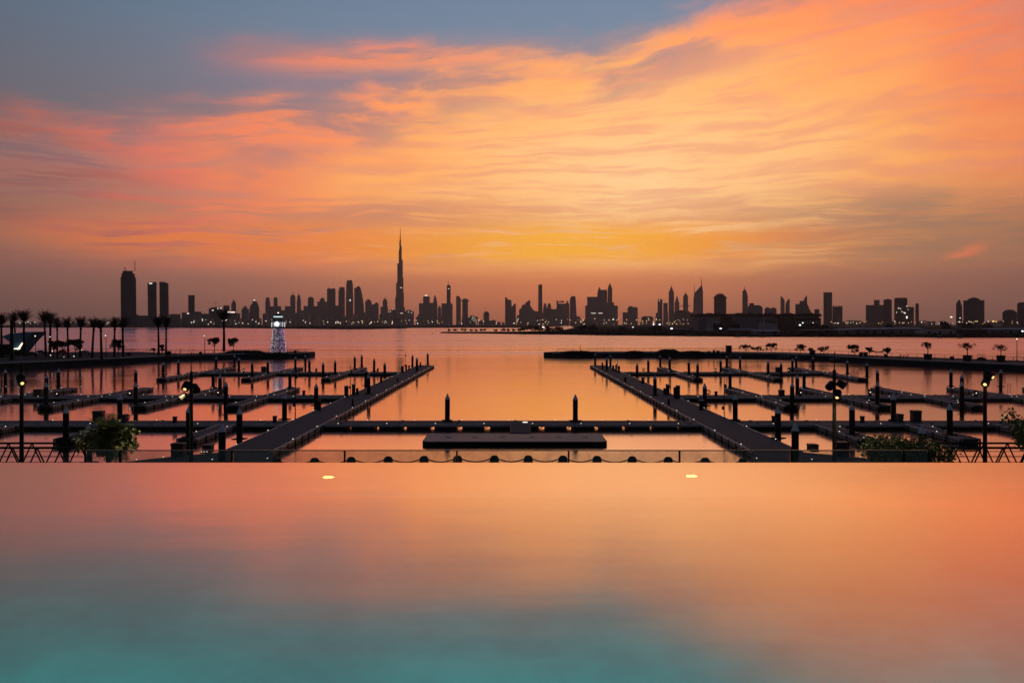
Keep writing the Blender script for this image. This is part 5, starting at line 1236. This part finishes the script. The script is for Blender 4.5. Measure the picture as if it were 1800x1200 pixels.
# ------------------------------------------------------------------ blue-roofed pavilion and cars on the lighthouse quay
def pavilion():
    d = 305; r = thing('pavilion', 'modern pavilion with a slanted blue roof blade and louvres', 'building', (WX(28, d), d, BZ))
    cx = WX(28, d); X = lambda x: WX(x, d) - cx; Z = lambda y: WZ(y, d) - BZ
    blue = mat('blade_blue', (.10, .22, .36), .45, 0, .15, .3)
    MB().prism_y([(X(16), Z(600)), (X(20), Z(628)), (X(30), Z(615)), (X(42), Z(600)), (X(59), Z(583)), (X(42), Z(583.4)), (X(22), Z(586.6)), (X(4), Z(592))], 0, 9).build('roof_blade', blue, r)
    MB().prism_y([(X(4), Z(592)), (X(16), Z(588)), (X(22), Z(586.4)), (X(20), Z(585.6)), (X(4), Z(591))], -.4, 9.4).build('roof_edge', M['cap'], r)
    MB().box(X(-30), X(16), 1, 10, 0, Z(606)).build('wall', M['dkshed'], r)
    for i in range(5): MB().box(X(-30), X(15), .4, .9, Z(604.6 - i * 2.6), Z(603.8 - i * 2.6)).build('louvre', M['shed'], r)
    MB().prism_y([(X(31), Z(614)), (X(40), Z(602)), (X(41.4), Z(603)), (X(34), Z(614))], -.6, -.1).build('lit_soffit', M['l_window'], r)
    MB().box(X(27), X(36.5), -.9, -.3, Z(613.4), Z(611.8)).build('sign_light', M['l_white'], r)
    MB().box(X(26), X(37), -.25, 3, 0, Z(614)).build('entrance', M['dkshed'], r)
pavilion()
random.seed(9)
hm = MB()
for _ in range(220): leaf_ball(hm, (random.uniform(-9, 5), random.uniform(-.6, .6), random.uniform(.2, .8)), .4, .4, .3, 3, .25)
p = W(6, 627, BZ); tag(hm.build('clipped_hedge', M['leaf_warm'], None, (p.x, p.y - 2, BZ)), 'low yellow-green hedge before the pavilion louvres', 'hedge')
def car(x, yb, col, label, tail=False, L=4.2, d=None, rz=0.0):
    p = W(x, yb, BZ); r = thing('parked_car', label, 'car', (p.x, p.y, BZ + .002), 'cars parked behind the palms', rz)
    paint = mat('car_paint', col, .3, .1, .1, 2)
    h = L / 2
    MB().prism_y([(-h, .32), (-h, .72), (-h + .25, .85), (-h + .95, .92), (-h + 1.5, 1.42), (h - 1.4, 1.46), (h - .6, .98), (h - .08, .9), (h, .7), (h, .32)], -.85, .85).build('body', paint, r)
    MB().prism_y([(-h + 1.1, .95), (-h + 1.58, 1.36), (h - 1.46, 1.40), (h - .85, 1.0)], -.865, .865).build('windows', M['metal'], r)
    for xx in (-h + .8, h - .8):
        for yy in (-.86, .72):
            w = MB().tube([(xx, yy, .33), (xx, yy + .16, .33)], .33, 14).build('wheel', M['pile'], r)
    for yy in (-.8, .5): MB().box(h - .06, h + .02, yy, yy + .32, .68, .84).build('tail_light', M['l_red'] if tail else M['metal'], r)
    if tail: MB().box(h - .5, h - .1, -.90, -.852, .66, .86).build('side_lamp', M['l_red'], r)
car(111, 621.4, (.75, .04, .05), 'red car with glowing tail lights behind the palm row', True, 4.6)
car(72, 622, (.30, .31, .34), 'pale grey car parked beside the palm cluster', False, 4.4)
car(150, 623, (.33, .30, .30), 'silver car parked in the palm row beyond the red car', False, 4.8)
car(56, 625, (.05, .05, .06), 'dark car parked nearest the blue-roofed pavilion', False, 4.4)
for x, y, lb in [(88, 592, 'lantern bulb hanging in the palm cluster'), (85, 604, 'bulb'), (102, 604, 'bulb'), (94, 610, 'bulb'), (92, 617, 'bulb'), (89, 624, 'bulb'), (143, 615, 'bulb'), (130, 626, 'bulb'), (112, 627, 'bulb'), (78, 642, 'wall'), (98, 641, 'wall'), (250, 635, 'wall'), (259, 634.4, 'wall'), (278, 634, 'wall'), (442, 618.4, 'wall')]:
    d = W(x, 632, BZ).y if lb != 'wall' else None
    if lb == 'wall':
        continue
    z = WZ(y, 290) - .0; q = thing('garden_lamp', 'small glowing globe lamp on a stake among the palms and cars', 'lamp', (WX(x, 290), 290, BZ), 'globe lamps among the palms')
    MB().frus(0, 0, 0, max(.2, z - BZ - .1), .035, .03, 5).build('stake', M['metal'], q)
    MB().lathe(0, 0, [(.05, z - BZ - .14), (.15, z - BZ - .06), (.17, z - BZ), (.15, z - BZ + .06), (.05, z - BZ + .14)], 8).build('globe', M['l_white'], q)

# ------------------------------------------------------------------ infinity pool and terrace
PZ = CAMH - 1.30
def pool_water_mat():
    m = bpy.data.materials.new('pool_water'); m.use_nodes = True
    t = m.node_tree; t.nodes.clear(); N = NT(t)
    tc = t.nodes.new('ShaderNodeTexCoord')
    mp = t.nodes.new('ShaderNodeMapping'); t.links.new(tc.outputs['Object'], mp.inputs[0]); mp.inputs['Scale'].default_value = (.5, 1.6, 1)
    w1 = N.add(N.noise(mp.outputs[0], 1.0, 2, .5), N.mul(N.noise(mp.outputs[0], 5.0, 3, .5), .12))
    bp = t.nodes.new('ShaderNodeBump'); bp.inputs['Strength'].default_value = .06; bp.inputs['Distance'].default_value = .05
    t.links.new(w1, bp.inputs['Height'])
    gl = t.nodes.new('ShaderNodeBsdfGlossy'); gl.inputs['Roughness'].default_value = .135; gl.inputs['Color'].default_value = (1, .80, .68, 1); t.links.new(bp.outputs[0], gl.inputs['Normal'])
    rf_ = t.nodes.new('ShaderNodeBsdfRefraction'); rf_.inputs['IOR'].default_value = 1.33; rf_.inputs['Roughness'].default_value = .09
    rf_.inputs['Color'].default_value = (.75, .96, .96, 1); t.links.new(bp.outputs[0], rf_.inputs['Normal'])
    fr = t.nodes.new('ShaderNodeFresnel'); fr.inputs['IOR'].default_value = 1.33
    mx = t.nodes.new('ShaderNodeMixShader'); t.links.new(N.math('MINIMUM', N.mul(fr.outputs[0], 3.0), .97), mx.inputs[0])
    t.links.new(rf_.outputs[0], mx.inputs[1]); t.links.new(gl.outputs[0], mx.inputs[2])
    out = t.nodes.new('ShaderNodeOutputMaterial'); t.links.new(mx.outputs[0], out.inputs[0])
    return m
M['pool'] = pool_water_mat()
M['tile'] = mat('pool_mosaic', (.10, .42, .42), .4, 0, .25, 1.5)
EDGE = 8.0; PW = 14.0; PD = 1.35; NEAR = 2.3
b = MB(); b.raw([(-PW, NEAR, PZ), (PW, NEAR, PZ), (PW, EDGE, PZ), (-PW, EDGE, PZ)], [(0, 1, 2, 3)]); structure(b.build('pool_water', M['pool']))
b = MB()
b.box(-PW, PW, NEAR, EDGE - .16, PZ - PD - .2, PZ - PD)
b.box(-PW, PW, EDGE - .16, EDGE - .002, PZ - PD - .2, PZ - .012)
b.box(-PW - .3, -PW, NEAR, EDGE, PZ - PD, PZ + .05); b.box(PW, PW + .3, NEAR, EDGE, PZ - PD, PZ + .05); b.box(-PW, PW, NEAR - .3, NEAR, PZ - PD, PZ + .03)
structure(b.build('pool_basin', M['tile']))
structure(MB().box(-PW, PW, EDGE, EDGE + .075, PZ - .6, PZ - .013).build('pool_edge_trim', M['pile']))
structure(MB().box(-40, 40, -8, EDGE + 4.6, PZ - 3.2, PZ - 1.75).build('terrace', M['paving']))
structure(MB().box(-PW - 6, PW + 6, -8, NEAR - .31, PZ - 1.74, PZ + .04).build('pool_deck', M['paving']))
structure(MB().box(-PW, PW, EDGE + .076, EDGE + 1.0, PZ - 1.74, PZ - 1.2).build('overflow_gutter', M['quay']))
# underwater lamps in the far wall
for x, y, lb in [(578, 838, 'left'), (1215, 836, 'right')]:
    ds = 1.3 * FPX / (y - HORY); ang = math.atan((y - HORY) / FPX); tr = math.acos(math.cos(ang) / 1.33)
    zz = PZ - math.tan(tr) * (EDGE - .17 - ds)
    X0 = WX(x, ds) * (EDGE - .17) / ds
    r = thing('pool_lamp', 'round underwater pool lamp glowing yellow in the far pool wall', 'pool lamp', (X0, EDGE - .165, zz), 'underwater lamps in the far pool wall')
    MB().tube([(0, 0, 0), (0, -.02, 0)], .075, 16).build('bezel', M['rail'], r)
    MB().tube([(0, -.021, 0), (0, -.03, 0)], .052, 16).build('lens', glow('pool_lens', (1, .62, .12), 90), r)
# added lamps in the near wall, out of view, put in to tint the basin teal
for x in (-8.4, -5.6, -2.8, 0, 2.8, 5.6, 8.4):
    r = thing('pool_lamp', 'added unseen underwater fill lamp in the near pool wall', 'pool lamp', (x, NEAR + .004, PZ - .55), 'added fill lamps in the near pool wall')
    MB().tube([(0, 0, 0), (0, .02, 0)], .09, 16).build('bezel', M['rail'], r)
    MB().tube([(0, .021, 0), (0, .03, 0)], .065, 16).build('lens', glow('fill_lens_near', (.8, 1, .95), 8), r)
    ld = bpy.data.lights.new('teal_fill_light', 'SPOT'); ld.energy = 185; ld.color = (.20, 1, .92); ld.spot_size = R(150); ld.spot_blend = .6; ld.shadow_soft_size = .08
    lo = bpy.data.objects.new('teal_fill_light', ld); COL.objects.link(lo); lo.parent = r; lo.location = (0, .06, 0); lo.rotation_euler = (R(72), 0, 0)

# ------------------------------------------------------------------ glass balustrade below the pool edge
def glass_mat():
    m = bpy.data.materials.new('balustrade_glass'); m.use_nodes = True
    t = m.node_tree; t.nodes.clear(); N = NT(t)
    tc = t.nodes.new('ShaderNodeTexCoord')
    nz = N.noise(tc.outputs['Object'], 5.0, 6, .7)
    tr = t.nodes.new('ShaderNodeBsdfTransparent'); tr.inputs[0].default_value = (.86, .88, .86, 1)
    df = t.nodes.new('ShaderNodeBsdfDiffuse'); df.inputs[0].default_value = (.5, .5, .48, 1)
    gl = t.nodes.new('ShaderNodeBsdfGlossy'); gl.inputs['Roughness'].default_value = .03
    m1 = t.nodes.new('ShaderNodeMixShader'); t.links.new(N.smooth(nz, .35, .8, .05, .22), m1.inputs[0])
    t.links.new(tr.outputs[0], m1.inputs[1]); t.links.new(df.outputs[0], m1.inputs[2])
    fr = t.nodes.new('ShaderNodeFresnel'); fr.inputs['IOR'].default_value = 1.5
    m2 = t.nodes.new('ShaderNodeMixShader'); t.links.new(fr.outputs[0], m2.inputs[0]); t.links.new(m1.outputs[0], m2.inputs[1]); t.links.new(gl.outputs[0], m2.inputs[2])
    out = t.nodes.new('ShaderNodeOutputMaterial'); t.links.new(m2.outputs[0], out.inputs[0])
    return m
M['glass'] = glass_mat()
GD = 10.6
gt = WZ(790.6, GD); gb = PZ - 1.75
r = thing('glass_balustrade', 'frameless glass balustrade with slim dark joints below the pool edge', 'balustrade', (0, GD, gb))
xs = [WX(x, GD) for x in (150, 211, 408, 606, 803, 999.5, 1194.5, 1391, 1588, 1632)]
for a, c in zip(xs, xs[1:]):
    MB().box(a + .012, c - .012, 0, .012, .05, gt - gb - .012).build('glass_panel', M['glass'], r)
    MB().box(a + .012, c - .012, -.004, .016, gt - gb - .0115, gt - gb).build('glass_edge', mat('glass_edge_green', (.16, .20, .17), .3, 0, .1, 3), r)
for x in xs: MB().box(x - .010, x + .010, -.012, .024, 0, gt - gb - .004).build('post', M['metal'], r)
MB().box(xs[0], xs[-1], -.03, .045, 0, .06).build('base_channel', M['rail'], r)

# ------------------------------------------------------------------ windblown trees on the promenade
def windy_palm(x, ytop, d, label, seed):
    random.seed(seed); H = WZ(ytop, d) - QZ; hc = H - 1.05; k = d / FPX
    r = thing('promenade_palm', label, 'palm', (WX(x, d), d, QZ))
    MB().tube([(0, 0, 0), (.05, 0, hc * .5), (0, 0, hc)], .16, 10, .12).build('trunk', M['bark'], r)
    c = MB()
    for i in range(90):
        a = random.uniform(0, 2 * math.pi); el = R(random.uniform(-30, 80)); L = random.uniform(.8, 1.6)
        pos = Vector((0, 0, hc)); prev = None
        for q in range(8):
            f = q / 7; e = el - f * f * random.uniform(.7, 1.0)
            if q: pos = pos + Vector((math.cos(e) * math.cos(a) + .06, math.cos(e) * math.sin(a), math.sin(e))) * (L / 7)
            if prev is not None:
                dd = (pos - prev).normalized(); sd = dd.cross(Vector((0, 0, 1))).normalized()
                c.raw([prev - sd * .012, prev + sd * .012, pos + sd * .01, pos - sd * .01], [(0, 1, 2, 3)])
                for s in (-1, 1):
                    for g in range(3):
                        b0 = prev.lerp(pos, g / 3); ll = .42 - .3 * abs(f - .5)
                        tp = b0 + sd * s * ll * .7 + dd * ll * .7 - Vector((0, 0, .2 * ll)); c.raw([b0, b0 + dd * .05, tp + dd * .03, tp], [(0, 1, 2, 3)])
            prev = pos.copy()
    for _ in range(26):
        a = random.uniform(0, 6.28); q = random.random() ** .6
        leaf_ball(c, (1.25 * q * math.cos(a), 1.0 * q * math.sin(a), hc + random.uniform(-.75, .45) * (1 - .45 * q)), .5, .5, .4, 90, .11)
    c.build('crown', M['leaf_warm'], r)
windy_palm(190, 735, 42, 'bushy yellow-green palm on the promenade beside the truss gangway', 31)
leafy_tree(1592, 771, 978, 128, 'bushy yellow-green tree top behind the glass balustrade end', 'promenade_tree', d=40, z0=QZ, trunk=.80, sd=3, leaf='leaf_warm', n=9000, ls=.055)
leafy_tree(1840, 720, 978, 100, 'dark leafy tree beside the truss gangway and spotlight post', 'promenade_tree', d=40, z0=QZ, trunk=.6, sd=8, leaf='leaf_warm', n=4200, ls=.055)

# ------------------------------------------------------------------ haze over the city
def haze():
    m = bpy.data.materials.new('haze'); m.use_nodes = True
    t = m.node_tree; t.nodes.clear()
    v = t.nodes.new('ShaderNodeVolumePrincipled'); v.inputs['Color'].default_value = (.95, .90, .86, 1)
    v.inputs['Density'].default_value = 5.0e-5; v.inputs['Anisotropy'].default_value = .55
    out = t.nodes.new('ShaderNodeOutputMaterial'); t.links.new(v.outputs[0], out.inputs['Volume'])
    m.cycles.homogeneous_volume = True
    o = MB().box(-FAR - 80, FAR + 80, -260, FAR + 80, -2.2, 905).build('haze', m)
    stuff(o, 'thin brownish evening haze over the creek and city', 'haze')
haze()
